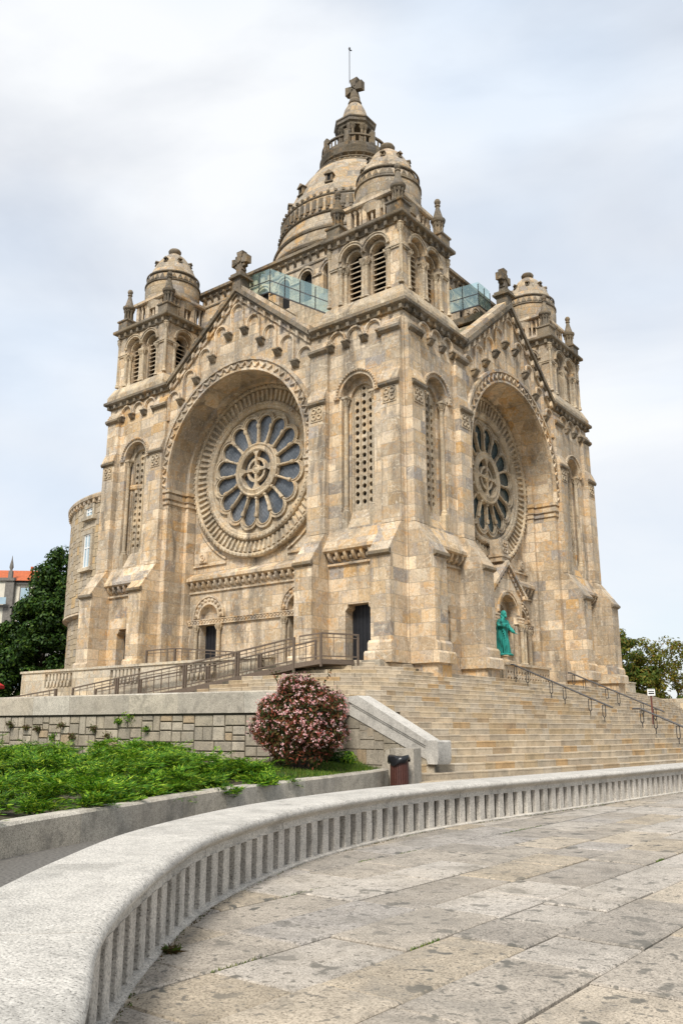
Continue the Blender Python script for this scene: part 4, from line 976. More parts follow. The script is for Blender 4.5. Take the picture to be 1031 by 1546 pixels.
# ------------------------------------------------------------------ terrace parapet
def parapet():
    y0,y1=-2.45,-2.15; zt=-.08
    b=MB(); b.box(ident,-20.6,-4.6,y0,y1,-2.6,-.88); b.box(ident,-20.68,-4.52,y0-.06,y1+.06,zt-.1,zt); b.box(ident,-20.6,-4.6,y0+.002,y1-.002,zt-.18,zt-.1)
    groups=[(-18.7,-16.6),(-13.9,-11.9),(-9.5,-7.4),(-6.4,-4.9)]
    x=-20.6
    for a,c in groups: b.box(ident,x,a,y0,y1,-.88,zt-.18); x=c
    b.box(ident,x,-4.6,y0,y1,-.88,zt-.18)
    o=b.build('terrace_parapet','pale',ang=20)
    tag(o,'long pale stone parapet with groups of slots along the terrace left of the stairs','parapet')
    for a,c in groups:
        n=8
        for i in range(1,n):
            x=a+(c-a)*i/n; b=MB(); b.box(ident,x-.075,x+.075,y0+.02,y1-.02,-.6,zt-.18); b.prism([(x-.05,y0-.05,-.86),(x+.05,y0-.05,-.86),(x+.05,y1-.05,-.86),(x-.05,y1-.05,-.86)],[(x-.09,y0-.02,-.6),(x+.09,y0-.02,-.6),(x+.09,y1-.03,-.6),(x-.09,y1-.03,-.6)])
            b.build('baluster','pale',o)
parapet()
# ------------------------------------------------------------------ steel ramp
def railing(b,pts,h,posts,mid=True,bal=9,rw=.06):
    for p,q in zip(pts,pts[1:]):
        p,q=np.array(p,float),np.array(q,float)
        b.bar(tuple(p+[0,0,h]),tuple(q+[0,0,h]),rw,.05); b.bar(tuple(p+[0,0,.1]),tuple(q+[0,0,.1]),.03,.04)
        if mid: b.bar(tuple(p+[0,0,h-.13]),tuple(q+[0,0,h-.13]),.02,.025)
        n=max(1,int(np.hypot(*(q-p)[:2])/.42))
        for i in range(n+1):
            c=p+(q-p)*i/n; b.bar(tuple(c+[0,0,.1]),tuple(c+[0,0,h]),.018,.018)
def ramp():
    r=empty('access_ramp',(-5,-3.4,-2.0),'long brown steel ramp with railings rising to the black door at the corner','ramp')
    F=[(-2.2,-3.9,-.6),(-4.84,-3.9,-.93),(-7.55,-3.9,-1.26),(-11.5,-3.9,-1.62),(-14.4,-3.9,-1.93)]
    Bk=[(x,-2.75,z) for x,y,z in F]
    b=MB()
    for p,q in zip(F,F[1:]):
        p,q=np.array(p),np.array(q); b.bar(tuple(p+[0,.575,-.04]),tuple(q+[0,.575,-.04]),1.15,.05); b.bar(tuple(p+[0,0,-.1]),tuple(q+[0,0,-.1]),.06,.2); b.bar(tuple(p+[0,1.15,-.1]),tuple(q+[0,1.15,-.1]),.06,.2)
    b.prism([(-2.2,-3.93,-.6),(-1.35,-3.5,-.46),(-.95,-2.2,-.44),(-1.6,-1.3,-.44),(-3.0,-1.3,-.44),(-2.8,-2.7,-.5)],[(-2.2,-3.93,-.76),(-1.35,-3.5,-.62),(-.95,-2.2,-.6),(-1.6,-1.3,-.6),(-3.0,-1.3,-.6),(-2.8,-2.7,-.66)])
    b.build('deck','steel',r,ang=20)
    for pts in(F,Bk):
        b=MB(); railing(b,pts,.86,4); b.build('railing','steel',r,smooth=False)
    for p in F:
        for yy in(-3.9,-2.75):
            for dx in((-.06,.06) if p not in(F[0],F[-1]) else (0,)):
                b=MB(); b.box(ident,p[0]+dx-.035,p[0]+dx+.035,yy-.035,yy+.035,max(-2.1,p[2]-.55 if yy<-3 else p[2]-.2),p[2]+.88); b.build('post','steel',r)
    b=MB(); railing(b,[(-2.0,-3.85,-.56),(-1.35,-3.5,-.46),(-.85,-2.1,-.44)],.86,2); 
    for p in((-1.35,-3.5,-.46),(-.85,-2.1,-.44)): b.box(ident,p[0]-.03,p[0]+.03,p[1]-.03,p[1]+.03,p[2]-.25,p[2]+.88)
    b.build('platform_railing','steel',r,smooth=False)
ramp()
b=MB(); pts=[(-12.4,-1.75,-.42),(-10.6,-1.75,-.42),(-7.2,-1.75,-.75)]; railing(b,pts,.95,3)
for p in pts: b.box(ident,p[0]-.04,p[0]+.04,p[1]-.04,p[1]+.04,p[2]-.3,p[2]+.97)
tag(b.build('terrace_railing','steel',smooth=False),'short brown steel railing behind the parapet, beside the dark doorway under the rose window','railing')
b=MB(); pts=[(-15.6,-5.6,-2.02),(-13.1,-5.6,-1.98)]; railing(b,[(-17.3,-5.6,-2.35),(-13.1,-5.6,-2.02)],.8,2)
b.box(ident,-13.15,-13.05,-5.65,-5.55,-2.05,-1.18)
tag(b.build('lower_railing','steel',smooth=False),'low end of brown steel railing showing just above the left retaining wall','railing')
# ------------------------------------------------------------------ retaining wall
RW=[(-16,-14.9),(-10,-14.0),(-4.3,-13.15),(0,-12.6),(3.2,-12.2),(4.35,-11.95),(4.75,-11.3),(4.4,-10.2),(3.75,-9.0),(3.5,-8.45)]
rp=Path(RW,.15); ZT=-1.93
def retaining():
    T=rp.L[-1]
    b=MB(); sweep(b,rp,[(-.02,-4.0),(-.02,ZT-.47),(-.5,ZT-.47),(-.5,-4.0)],0,T,.2); w_=b.build('retaining_wall','joint')
    tag(w_,'long granite retaining wall of fitted blocks with plain coping behind the juniper bed','wall')
    b=MB(); H=1.55
    n=int(T/3.0); 
    for k in range(n):
        for(x0,z0,x1,z1) in rubble_rects(T/n,H,seed=70+k,k=.78):
            g=.013; t0=k*T/n+x0+g; t1=k*T/n+x1-g; o=random.uniform(0,.018); za,zb=ZT-.5-H+z0+g,ZT-.5-H+z1-g; c=.012
            r0=[rp.off(t0,-.1,za),rp.off(t1,-.1,za),rp.off(t1,-.1,zb),rp.off(t0,-.1,zb)]; r1=[rp.off(t0,o-c,za),rp.off(t1,o-c,za),rp.off(t1,o-c,zb),rp.off(t0,o-c,zb)]; r2=[rp.off(t0+c,o,za+c),rp.off(t1-c,o,za+c),rp.off(t1-c,o,zb-c),rp.off(t0+c,o,zb-c)]
            b.add(r0+r1+r2,[(0,1,5,4),(1,2,6,5),(2,3,7,6),(3,0,4,7),(4,5,9,8),(5,6,10,9),(6,7,11,10),(7,4,8,11),(8,9,10,11)])
    b.build('block_facing','wallblocks',w_,smooth=False)
    b=MB(); t=0; rr=random.Random(3)
    while t<T-.3:
        l=min(rr.uniform(1.1,2.0),T-t); sweep(b,rp,[(.06,ZT-.465),(.07,ZT-.03),(.04,ZT),(-.52,ZT),(-.55,ZT-.03),(-.55,ZT-.465)],t,t+l,.25,gap=.003); t+=l
    b.build('coping','granite_blocks',w_,ang=30)
    # sloped parapet beside the stairs
    A=np.array(PAR0); Bp=np.array(PAR1); d=(Bp-A)/np.hypot(*(Bp-A)); nn=np.array([d[1],-d[0]])   # nn points to -y side
    mm=lambda s,d_,z:(A[0]+d[0]*s-nn[0]*d_*-1*-1,A[1]+d[1]*s-nn[1]*d_,z)
    Ls_=float(np.hypot(*(Bp-A)))
    b=MB(); b.sz(mm,[(-.25,-4.0),(-.25,ZT-.47),(.18,ZT-.47),(Ls_-.2,-3.32),(Ls_-.2,-4.0)],-.0,.4); b.build('stair_wall_core','wallblocks',w_)
    b=MB()
    for (x0,z0,x1,z1) in rubble_rects(Ls_+.2,1.6,seed=9):
        g=.012; xa,xb=-.2+x0+g,-.2+x1-g; za,zb=-3.95+z0+g,-3.95+z1-g
        lim=lambda x:ZT-.5-(max(0,x-.18))*((ZT-.47+3.32)/(Ls_-.38))
        if lim(xa)<=za+.02: continue
        zbl,zbr=min(zb,lim(xa)),min(zb,lim(xb)); zal,zar=min(za,lim(xa)),min(za,lim(xb))
        b.sz(mm,[(xa,zal),(xb,zar),(xb,max(zbr,zar)),(xa,zbl)],-.02,.02)
    b.build('block_facing','wallblocks',w_,smooth=False)
    b=MB(); b.sz(mm,[(-.28,ZT-.465),(.15,ZT-.465),(.15,ZT-.02),(-.28,ZT-.02)],-.09,.45)
    b.build('pillar','granite_blocks',w_)
    b=MB(); sl0,sl1=.16,Ls_-.12
    zz=lambda s,o:ZT-.0-o-(s-sl0)*((ZT+3.02)/(sl1-sl0))
    b.sz(mm,[(sl0,zz(sl0,.47)),(sl0,zz(sl0,.12)),(sl1,zz(sl1,.1)),(sl1,zz(sl1,.42))],-.04,.32)
    b.sz(mm,[(sl0,zz(sl0,.14)),(sl0,zz(sl0,.02)),(sl0+.3,ZT+.0),(sl0+.42,ZT-.05),(sl1,zz(sl1,-.03)),(sl1,zz(sl1,.11))],-.08,.36)
    b.sz(mm,[(sl0+.1,zz(sl0+.1,.19)),(sl0+.1,zz(sl0+.1,.155)),(sl1,zz(sl1,.125)),(sl1,zz(sl1,.16))],-.06,.34)
    b.build('sloped_coping','granite',w_,ang=25)
    b=MB(); b.sz(mm,[(sl1-.02,-3.44),(sl1-.08,-3.2),(sl1-.02,-2.99),(sl1+.28,-2.98),(sl1+.31,-3.02),(sl1+.31,-3.40),(sl1+.27,-3.5),(sl1+.0,-3.5)],-.1,.36); 
    b.build('scroll_block','granite',w_,ang=25)
retaining()
# planter kerb and pier
KP=[(12.6,-26.5),(10.6,-23.7),(9.5,-22.1),(8.61,-20.77),(7.85,-18.5),(7.32,-16.85),(6.9,-15.0),(6.62,-12.9),(6.3,-11.2),(6.05,-10.3)]
kp=Path(KP,.15)
b=MB(); T=kp.L[-1]; t=0; rr=random.Random(8)
zk=lambda t:-3.74+.19*t/T
while t<T-.2:
    l=min(rr.uniform(.9,1.5),T-t); n=6; rows=[]
    for i in range(n+1):
        q=t+.003+(l-.006)*i/n; zt=zk(q); rows.append([kp.off(q,o,z) for o,z in((0,-4.02),(0,zt-.03),(-.03,zt),(-.25,zt),(-.28,zt-.03),(-.28,-4.02),(0,-4.02))])
    b.ribbon(rows)
    for r_ in(rows[0],rows[-1]): b.add(r_[:6],[tuple(range(6))])
    t+=l
pk=b.build('planter_kerb','granite_blocks',ang=30); tag(pk,'curved low granite kerb in front of the juniper bed','kerb')
b=MB(); Pq=[(6.02,-10.18),(6.2,-10.26),(6.42,-10.24),(6.56,-10.1),(6.52,-9.75),(5.9,-9.7)]
b.prism([(x,y,-4.0) for x,y in Pq],[(x,y,-3.14) for x,y in Pq]); 
b.prism([(5.6,-10.12,-4.0),(6.01,-10.182,-4.0),(5.9,-9.72,-4.0),(5.55,-9.7,-4.0)],[(5.88,-10.16,-3.18),(6.0,-10.175,-3.15),(5.9,-9.75,-3.15),(5.8,-9.75,-3.18)])
b.build('end_pier','granite_blocks',pk,ang=25)
# planted bed surface between kerb and retaining wall
b=MB(); rows=[]
nt=60
for i in range(nt+1):
    f=i/nt; k=kp.off(f*T,-.1,0); q=rp.off(f**.8*(rp.L[-1]-1.5)+1.0,-.05,0); rows.append([(k[0]+(q[0]-k[0])*j/8,k[1]+(q[1]-k[1])*j/8,(zk(f*T)-.06)*(1-j/8)+(-3.42)*(j/8)+.04*math.sin(i*.9+j)) for j in range(9)])
b.ribbon(rows); bed_rows=rows
tag(b.build('planting_bed','soil'),kind='structure')
# ------------------------------------------------------------------ curved seat wall
def seat_wall():
    T=wallp.L[-1]; zt=-3.47
    r=empty('seat_wall',(11,-17,-4.0),'low curved granite seat wall with vertical slats edging the plaza in the foreground','wall')
    b=MB(); sweep(b,wallp,[(-.065,-4.05),(-.065,-3.6),(-.55,-3.6),(-.55,-4.05)],0,T,.12); b.build('core','darkcore',r,ang=30)
    b=MB(); sweep(b,wallp,[(.025,-4.02),(.025,-3.98),(.0,-3.968),(-.17,-3.968),(-.17,-4.02)],0,T,.12); b.build('base_course','slatgranite',r,ang=30)
    prof=[(-.01,-3.645),(-.01,-3.585),(.015,-3.565),(.035,-3.55),(.06,-3.545),(.078,-3.525),(.08,-3.505),(.068,-3.485),(.045,-3.474),(.01,zt),(-.56,zt),(-.6,zt-.015),(-.62,-3.51),(-.6,-3.55),(-.56,-3.56),(-.56,-3.645)]
    b=MB(); t=0; rr=random.Random(4)
    while t<T-.2:
        l=min(rr.uniform(1.5,2.3),T-t); sweep(b,wallp,prof,t,t+l,.1,gap=.005); t+=l
    b.build('cap','granite',r,ang=50)
    t=.1; n=0; sp=.262
    ts=[]
    while t<T-.2: ts.append(t); t+=sp
    near=[t for t in ts if wallp.at(t)[0][1]>-24.9][:98]
    def slat(b,t):
        wd=.068; c=.006; pr=[(-wd,-.17),(-wd,-.004-c),(-wd+c,-.004),(wd-c,-.004),(wd,-.004-c),(wd,-.17)]
        p,nrm=wallp.at(t); tg=np.array([-nrm[1],nrm[0]])
        P=lambda a,o,z:(p[0]+tg[0]*a+nrm[0]*o,p[1]+tg[1]*a+nrm[1]*o,z)
        b.prism([P(a,o,-3.975) for a,o in pr],[P(a,o,-3.64) for a,o in pr])
    for t in near:
        b=MB(); slat(b,t); b.build('slat','slatgranite',r,smooth=False)
    rest=[t for t in ts if t not in near]
    if rest:
        b=MB()
        for t in rest: slat(b,t)
        tag(b.build('slats','slatgranite',r,smooth=False),kind='stuff')
seat_wall()
# ------------------------------------------------------------------ handrails on the stairs
def handrail(name,y,xa,xb,za,zb,label,posts):
    r=empty(name,(xa,y,za-.55),label,'handrail','iron handrails on the stairs')
    bow=0
    b=MB(); 
    if xa<5.5: b.tube((xa-.12,y,za+.0),(xa,y,za),.032,8)
    else: b.tube((xa-.3,y,za+.0),(xa,y,za),.032,8)
    b.tube((xa,y,za),(xb,y,zb),.034,8); b.build('rail','greysteel',r)
    for px in posts:
        zt=za+(zb-za)*(px-xa)/(xb-xa); b=MB()
        for dx in(-.055,.055): b.bar((px+dx,y,zt-.06),(px+dx,y,zt-.44),.022,.022)
        b.bar((px-.066,y,zt-.06),(px+.066,y,zt-.06),.022,.022); b.bar((px-.055,y,zt-.43),(px,y,zt-.5),.022,.03); b.bar((px+.055,y,zt-.43),(px,y,zt-.5),.022,.03); b.bar((px,y,zt-.48),(px,y,zt-.66),.026,.026)
        b.build('post','darksteel',r,smooth=False)
handrail('stair_handrail',5.63,1.12,5.03,-.23,-1.97,'iron handrail starting by the green statue and running down the upper flight',[1.2,1.7,2.67,3.2,4.18,4.7])
handrail('stair_handrail',12.07,.75,4.85,-.22,-2.02,'second iron handrail on the upper flight, nearer the right edge of the church',[.89,1.39,2.4,2.92,3.93,4.45])
handrail('stair_handrail',5.63,6.05,8.4,-2.02,-3.07,'iron handrail on the lower flight at the right edge of the photo',[6.08,6.54,7.3,7.8])
# sign on a post
r=empty('notice_sign',(4.6,11.3,-2.45),'small white notice board on a red brown post on the stairs','sign')
b=MB(); b.box(ident,4.57,4.63,11.27,11.33,-2.6,-1.15); b.build('post','rust',r)
dv=np.array([.6,-.8]); tv=np.array([.8,.6])
q=lambda t,d,z:(4.6+tv[0]*t+dv[0]*d,11.3+tv[1]*t+dv[1]*d,z)
b=MB(); b.box(q,-.16,.16,.035,.06,-1.36,-1.08); bd=b.build('board','whiteframe',r)
b=MB(); b.box(q,-.12,.12,.06,.066,-1.205,-1.165); b.box(q,-.12,.12,.06,.066,-1.30,-1.245); b.box(q,-.15,.15,.06,.064,-1.105,-1.09); b.build('lettering','black',bd)
b=MB(); b.box(ident,-1.2,.3,20.6,21.9,-.9,-.3); b.box(ident,-1.25,.35,20.55,21.95,-.3,-.24); tag(b.build('low_plinth','pale'),'low square pale stone block at the top of the stairs beyond the church corner','stone block')
# litter bin
def bin_():
    X,Y=6.50,-10.56
    r=empty('litter_bin',(X,Y,-4.0),'round litter bin of dark red wooden slats with a black bag over its rim','bin')
    b=MB(); b.lathe([(.17,-3.98),(.17,-3.3)],(X,Y),20); b.lathe([(.12,-4.0),(.12,-3.95)],(X,Y),12); b.build('drum','black',r)
    b=MB(); n=26
    for i in range(n):
        a=2*PI*i/n; qq=lambda t,rr_,z:(X+rr_*math.cos(a)-t*math.sin(a),Y+rr_*math.sin(a)+t*math.cos(a),z)
        b.box(qq,-.018,.018,.17,.19,-3.96,-3.34)
    b.build('slats','binwood',r)
    b=MB(); k=24; rows=[]
    for j,(rad,z) in enumerate(((.10,-3.36),(.16,-3.28),(.2,-3.27),(.225,-3.31),(.235,-3.38),(.22,-3.42))):
        rows.append([(X+(rad+.018*math.sin(3*t+j))*math.cos(t),Y+(rad+.018*math.sin(3*t+j))*math.sin(t),z+.02*math.sin(2*t+1)+.035*math.cos(t-.6)*(j>3)+.02*math.sin(5*t)*(j>2)) for t in [2*PI*i/k for i in range(k+1)]])
    b.ribbon(rows); b.add(rows[0][:-1],[tuple(range(k))]); b.build('bag','bag',r,ang=80)
bin_()
# bronze statue on a pedestal in the porch
def statue():
    s0,d0=MID+.0,1.0
    cx,cy=-.45,7.86; z0=.33
    b=MB(); b.lathe([(.56,-.02),(.56,.08),(.48,.12),(.44,.16),(.44,.26),(.52,.3),(.52,.34)],(cx,cy),4,PI/4); 
    tag(b.build('statue_pedestal','carved',ang=20),'square carved stone pedestal under the green statue in the porch','pedestal')
    me=bpy.data.meshes.new('statue'); bm=bmesh.new(); sk=bm.verts.layers.skin.verify()
    f=np.array([.55,-.1]); f=f/np.hypot(*f); sd=np.array([-f[1],f[0]])
    def P(fw,s,z): return (cx+f[0]*fw+sd[0]*s,cy+f[1]*fw+sd[1]*s,z0+z)
    pts=[(P(0,0,.98),.25,.22),(P(0,0,.06),.33,.30),(P(0,0,.35),.29,.26),(P(0,0,.7),.26,.22),(P(.01,0,1.2),.235,.17),(P(.04,0,1.42),.24,.16),(P(.07,0,1.56),.18,.13),(P(.11,0,1.66),.075,.075),(P(.15,0,1.76),.098,.105),(P(.16,0,1.87),.085,.10),
         (P(.06,.24,1.5),.105,.105),(P(.12,.31,1.26),.10,.10),(P(.30,.33,1.08),.10,.085),(P(.42,.33,.98),.04,.035),
         (P(.06,-.24,1.5),.105,.105),(P(.08,-.33,1.27),.10,.10),(P(.26,-.2,1.3),.10,.09),(P(.32,-.06,1.36),.045,.04)]
    V=[]
    for p,rx,ry in pts:
        v=bm.verts.new(p); v[sk].radius=(rx,ry); V.append(v)
    V[0][sk].use_root=True
    for a,c in((1,2),(2,3),(3,0),(0,4),(4,5),(5,6),(6,7),(7,8),(8,9),(5,10),(10,11),(11,12),(12,13),(5,14),(14,15),(15,16),(16,17)): bm.edges.new((V[a],V[c]))
    bm.to_mesh(me); bm.free()
    o=bpy.data.objects.new('statue',me); COL.objects.link(o); me.materials.append(M['bronze'])
    m1=o.modifiers.new('skin','SKIN'); m1.use_smooth_shade=True; m2=o.modifiers.new('sub','SUBSURF'); m2.levels=m2.render_levels=3
    tx=bpy.data.textures.new('folds','CLOUDS'); tx.noise_scale=.11; m3=o.modifiers.new('d','DISPLACE'); m3.texture=tx; m3.strength=.06; m3.texture_coords='LOCAL'
    tag(o,'green bronze statue of a robed bearded figure with arms held forward in the porch','statue')
    b=MB(); b.lathe([(.44,0),(.46,.03),(.4,.07)],(0,0),20); bb=MB(); bb.lathe([(.44,z0+.0),(.46,z0+.04),(.40,z0+.09)],(cx,cy),20); bb.build('base_plate','bronze',o)
    b=MB()   # hair, beard, mantle folds
    b.sphere(P(.12,0,1.83),.125,12,(1,1,1.15)); b.sphere(P(.05,0,1.70),.10,10,(1,1.2,1.5)); b.sphere(P(.235,0,1.70),.05,8,(1,1,1.6)); b.build('hair','bronze',o,ang=80)
    b=MB(); b.sphere(P(.262,0,1.80),.018,6); 
    for s in(.04,-.04): b.sphere(P(.245,s,1.83),.014,6)
    b.build('face','bronze',o,ang=80)
    b=MB()
    for i in range(16):
        a=-2.2+4.4*i/15; r1=.30+.02*math.sin(i*2.1)
        top=P(.20*math.cos(a)*.8,.235*math.sin(a),1.15+.1*math.sin(i)); bot=P(.30*math.cos(a),r1*math.sin(a)*1.05,.06)
        b.tube(top,bot,.035,6,.05)
    for i in range(7):
        t=i/6; b.tube(P(.16,.24-.02*i,1.45-.05*i),P(.20+.03*i*.3,-.24+.03*i,1.05-.1*i),.035,6,.03)
    b.build('robe_folds','bronze',o,ang=80)
    for hx in((.42,.33,.98,1),(.32,-.06,1.36,-1)):
        b=MB(); base=P(hx[0],hx[1],hx[2])
        b.sphere(base,.045,8,(1,1,.8))
        for k in range(4): b.tube(P(hx[0]+.02,hx[1]+(k-1.5)*.022,hx[2]-.005),P(hx[0]+.12-.012*abs(k-1.2),hx[1]+(k-1.5)*.03,hx[2]-.05),.0125,6,.009)
        b.tube(P(hx[0],hx[1]-.04*hx[3],hx[2]),P(hx[0]+.06,hx[1]-.075*hx[3],hx[2]+.01),.013,6,.01)
        b.build('hand','bronze',o,ang=80)
statue()
# glass terraces on the roofs
def glass_rail(pts,name,label,h=1.25):
    r=empty(name,pts[0],label,'glass railing')
    for p,q in zip(pts,pts[1:]):
        p,q=np.array(p),np.array(q); n=max(1,int(round(np.hypot(*(q-p)[:2])/.72)))
        for i in range(n):
            a=p+(q-p)*(i+.02)/n; c=p+(q-p)*(i+.98)/n
            b=MB(); d=(c-a)[:2]; d=d/np.hypot(*d); nn=np.array([d[1],-d[0],0])*.008; up=np.array([0,0,h])
            b.prism([tuple(a-nn),tuple(c-nn),tuple(c-nn+up),tuple(a-nn+up)],[tuple(a+nn),tuple(c+nn),tuple(c+nn+up),tuple(a+nn+up)])
            b.build('pane','glass',r,smooth=False)
            b=MB(); b.bar(tuple(a),tuple(a+up*.92),.04,.03); b.build('post','darksteel',r,smooth=False)
        b=MB(); b.bar(tuple(p+np.array([0,0,h*.5])),tuple(q+np.array([0,0,h*.5])),.03,.04); b.bar(tuple(p+np.array([0,0,.0])),tuple(q+np.array([0,0,.0])),.05,.06); b.build('bottom_rail','darksteel',r,smooth=False)
h=1.3
glass_rail([(-10.2,.85,18.66-h),(-8.28,1.0,18.66-h),(-5.45,2.1,17.02-h)],'glass_balustrade','green tinted glass balustrade on the roof behind the left gable')
glass_rail([(-1.0,9.3,18.6-h),(-1.0,8.1,18.6-h),(-2.1,6.9,17.95-h),(-2.6,6.0,17.6-h)],'glass_balustrade','green tinted glass balustrade on the roof behind the right gable')
# ------------------------------------------------------------------ vegetation
def leaves(name,C,Nrm,size,mat,parent=None,aspect=1.6,origin=None):
    n=len(C); a=rng.normal(size=(n,3)); a-= (a*Nrm).sum(1,keepdims=True)*Nrm; a/=np.linalg.norm(a,axis=1,keepdims=True); c=np.cross(Nrm,a)
    sz=np.broadcast_to(np.asarray(size,float),(n,))[:,None]
    V=np.stack([C-a*sz*aspect/2,C+c*sz*.4+Nrm*sz*.1,C+a*sz*aspect/2,C-c*sz*.4+Nrm*sz*.1],1).reshape(-1,3)
    if origin is not None: V=V-np.array(origin)
    me=bpy.data.meshes.new(name); me.vertices.add(len(V)); me.vertices.foreach_set('co',V.ravel()); me.loops.add(len(V)); me.loops.foreach_set('vertex_index',np.arange(len(V),dtype=np.int32))
    me.polygons.add(n); me.polygons.foreach_set('loop_start',np.arange(0,4*n,4,dtype=np.int32)); me.update(); me.validate()
    me.materials.append(M[mat]); o=bpy.data.objects.new(name,me); COL.objects.link(o)
    if parent: o.parent=parent
    return o
def unit(v): return v/np.linalg.norm(v,axis=-1,keepdims=True)
def crown(c,rad,n_clump,per,clump_r,size,squash=1.,shell=.55,flat=.7):
    d=unit(rng.normal(size=(n_clump,3))); rr=rng.uniform(shell,1,size=(n_clump,1))**.6
    cc=np.array(c)+d*rr*np.array(rad)
    off=rng.normal(size=(n_clump,per,3)); off=off/np.linalg.norm(off,axis=2,keepdims=True)*rng.uniform(.3,1,size=(n_clump,per,1))**.5
    cr=clump_r*rng.uniform(.6,1.3,size=(n_clump,1,1))
    P=(cc[:,None,:]+off*cr*np.array([1,1,flat])).reshape(-1,3)
    Nn=unit(off.reshape(-1,3)+rng.normal(scale=.5,size=P.shape)+np.array([0,0,.35]))
    return P,Nn,cc
def tree(name,x,y,z,crowns,mat,label,size,trunk_r,group='trees beyond the church',trunk_h=None,n=60,per=120,cl=1.0,shell=.5):
    r=empty(name,(x,y,z),label,'tree',group)
    b=MB(); top=max(c[2] for c,_ in crowns)
    th=trunk_h or top
    b.tube((0,0,-1),(0,0,(th-z)*.6),trunk_r,10,trunk_r*.6); 
    for c,rad in crowns:
        for k in range(6):
            e_=np.array(c)-np.array([x,y,z])+rng.normal(size=3)*np.array(rad)*.45; st=np.array([0,0,(th-z)*rng.uniform(.25,.58)]); md=(st+e_)/2+np.array([0,0,-.3])
            b.tube(tuple(st),tuple(md),trunk_r*.35,6,trunk_r*.22); b.tube(tuple(md),tuple(e_),trunk_r*.22,6,trunk_r*.06)
    b.build('trunk','bark',r,ang=60,local=True)
    Ps=[];Ns=[]
    for c,rad in crowns:
        P,Nn,_=crown(np.array(c)-np.array([x,y,z]),rad,n,per,cl,size,shell=shell); Ps.append(P);Ns.append(Nn)
    P=np.concatenate(Ps);Nn=np.concatenate(Ns); leaves('crown',P,Nn,size*rng.uniform(.7,1.3,len(P)),mat,r)
# left: dark conifer wood beside the apse, hotel behind
tree('conifer_tree',-34.6,7.2,-3.5,[((-33.0,7.6,6.6),(1.5,1.5,2.6)),((-33.5,7.0,4.4),(1.7,1.7,2.3)),((-33.6,7.0,2.2),(2.2,2.2,2.4))],'darktree','tallest dark green tree close against the round rubble apse',.16,.22,'trees left of the church',n=60,per=190,cl=.72)
tree('conifer_tree',-36.2,4.8,-3.5,[((-35.2,5.7,2.2),(1.6,1.6,1.9)),((-35.4,5.5,.9),(2.2,2.2,2.2))],'darktree','middle dark green tree in front of the hotel, left of the tallest one',.16,.2,'trees left of the church',n=56,per=190,cl=.72)
tree('conifer_tree',-37.4,2.8,-3.5,[((-37.2,3.0,-.3),(1.9,1.9,2.0)),((-37.2,3.0,-1.2),(2.2,2.2,2.0))],'darktree','lowest dark green tree at the left edge of the photo',.16,.2,'trees left of the church',n=56,per=190,cl=.72)
tree('conifer_tree',-34.0,10.4,-3.5,[((-34.2,10.2,4.6),(1.6,1.6,3.6)),((-34.0,10.2,1.5),(2.2,2.2,3.0))],'darktree','shaded dark tree mostly hidden behind the tallest one at the apse',.17,.22,'trees left of the church',n=60,per=170,cl=.8)
# right: looser trees beyond the stairs
tree('broadleaf_tree',-7.4,43.6,-2.5,[((-7.9,43.2,2.6),(1.6,1.6,1.8)),((-7.0,43.8,.6),(1.9,1.9,1.6)),((-9.2,43.4,4.0),(1.5,1.5,1.2))],'tree','dark green dense tree next to the right corner of the church',.17,.2,n=26,per=130,cl=.7)
tree('autumn_tree',-6.6,44.6,-2.5,[((-6.9,44.8,2.4),(1.2,1.2,1.9)),((-6.5,44.6,.2),(1.5,1.5,1.4))],'autumn','olive and rust coloured tree in the middle of the group right of the church',.16,.15,n=24,per=100,cl=.6)
tree('autumn_tree',-4.7,46.2,-2.5,[((-5.2,45.8,3.2),(1.3,1.3,1.4)),((-4.2,46.3,1.9),(1.8,1.8,1.6)),((-3.2,46.6,.2),(1.6,1.6,1.4))],'autumn','open branching tree with sparse yellowing leaves at the right edge of the photo',.15,.12,n=34,per=46,cl=.62,shell=.75)
r=empty('broadleaf_shrub',(-2.6,44.4,-2.5),'low loose shrub at the top of the stairs near the right edge','shrub')
P,Nn,_=crown((0,0,1.6),(2.2,1.6,1.3),26,60,.5,.14); leaves('foliage',P,Nn,.15,'tree',r)
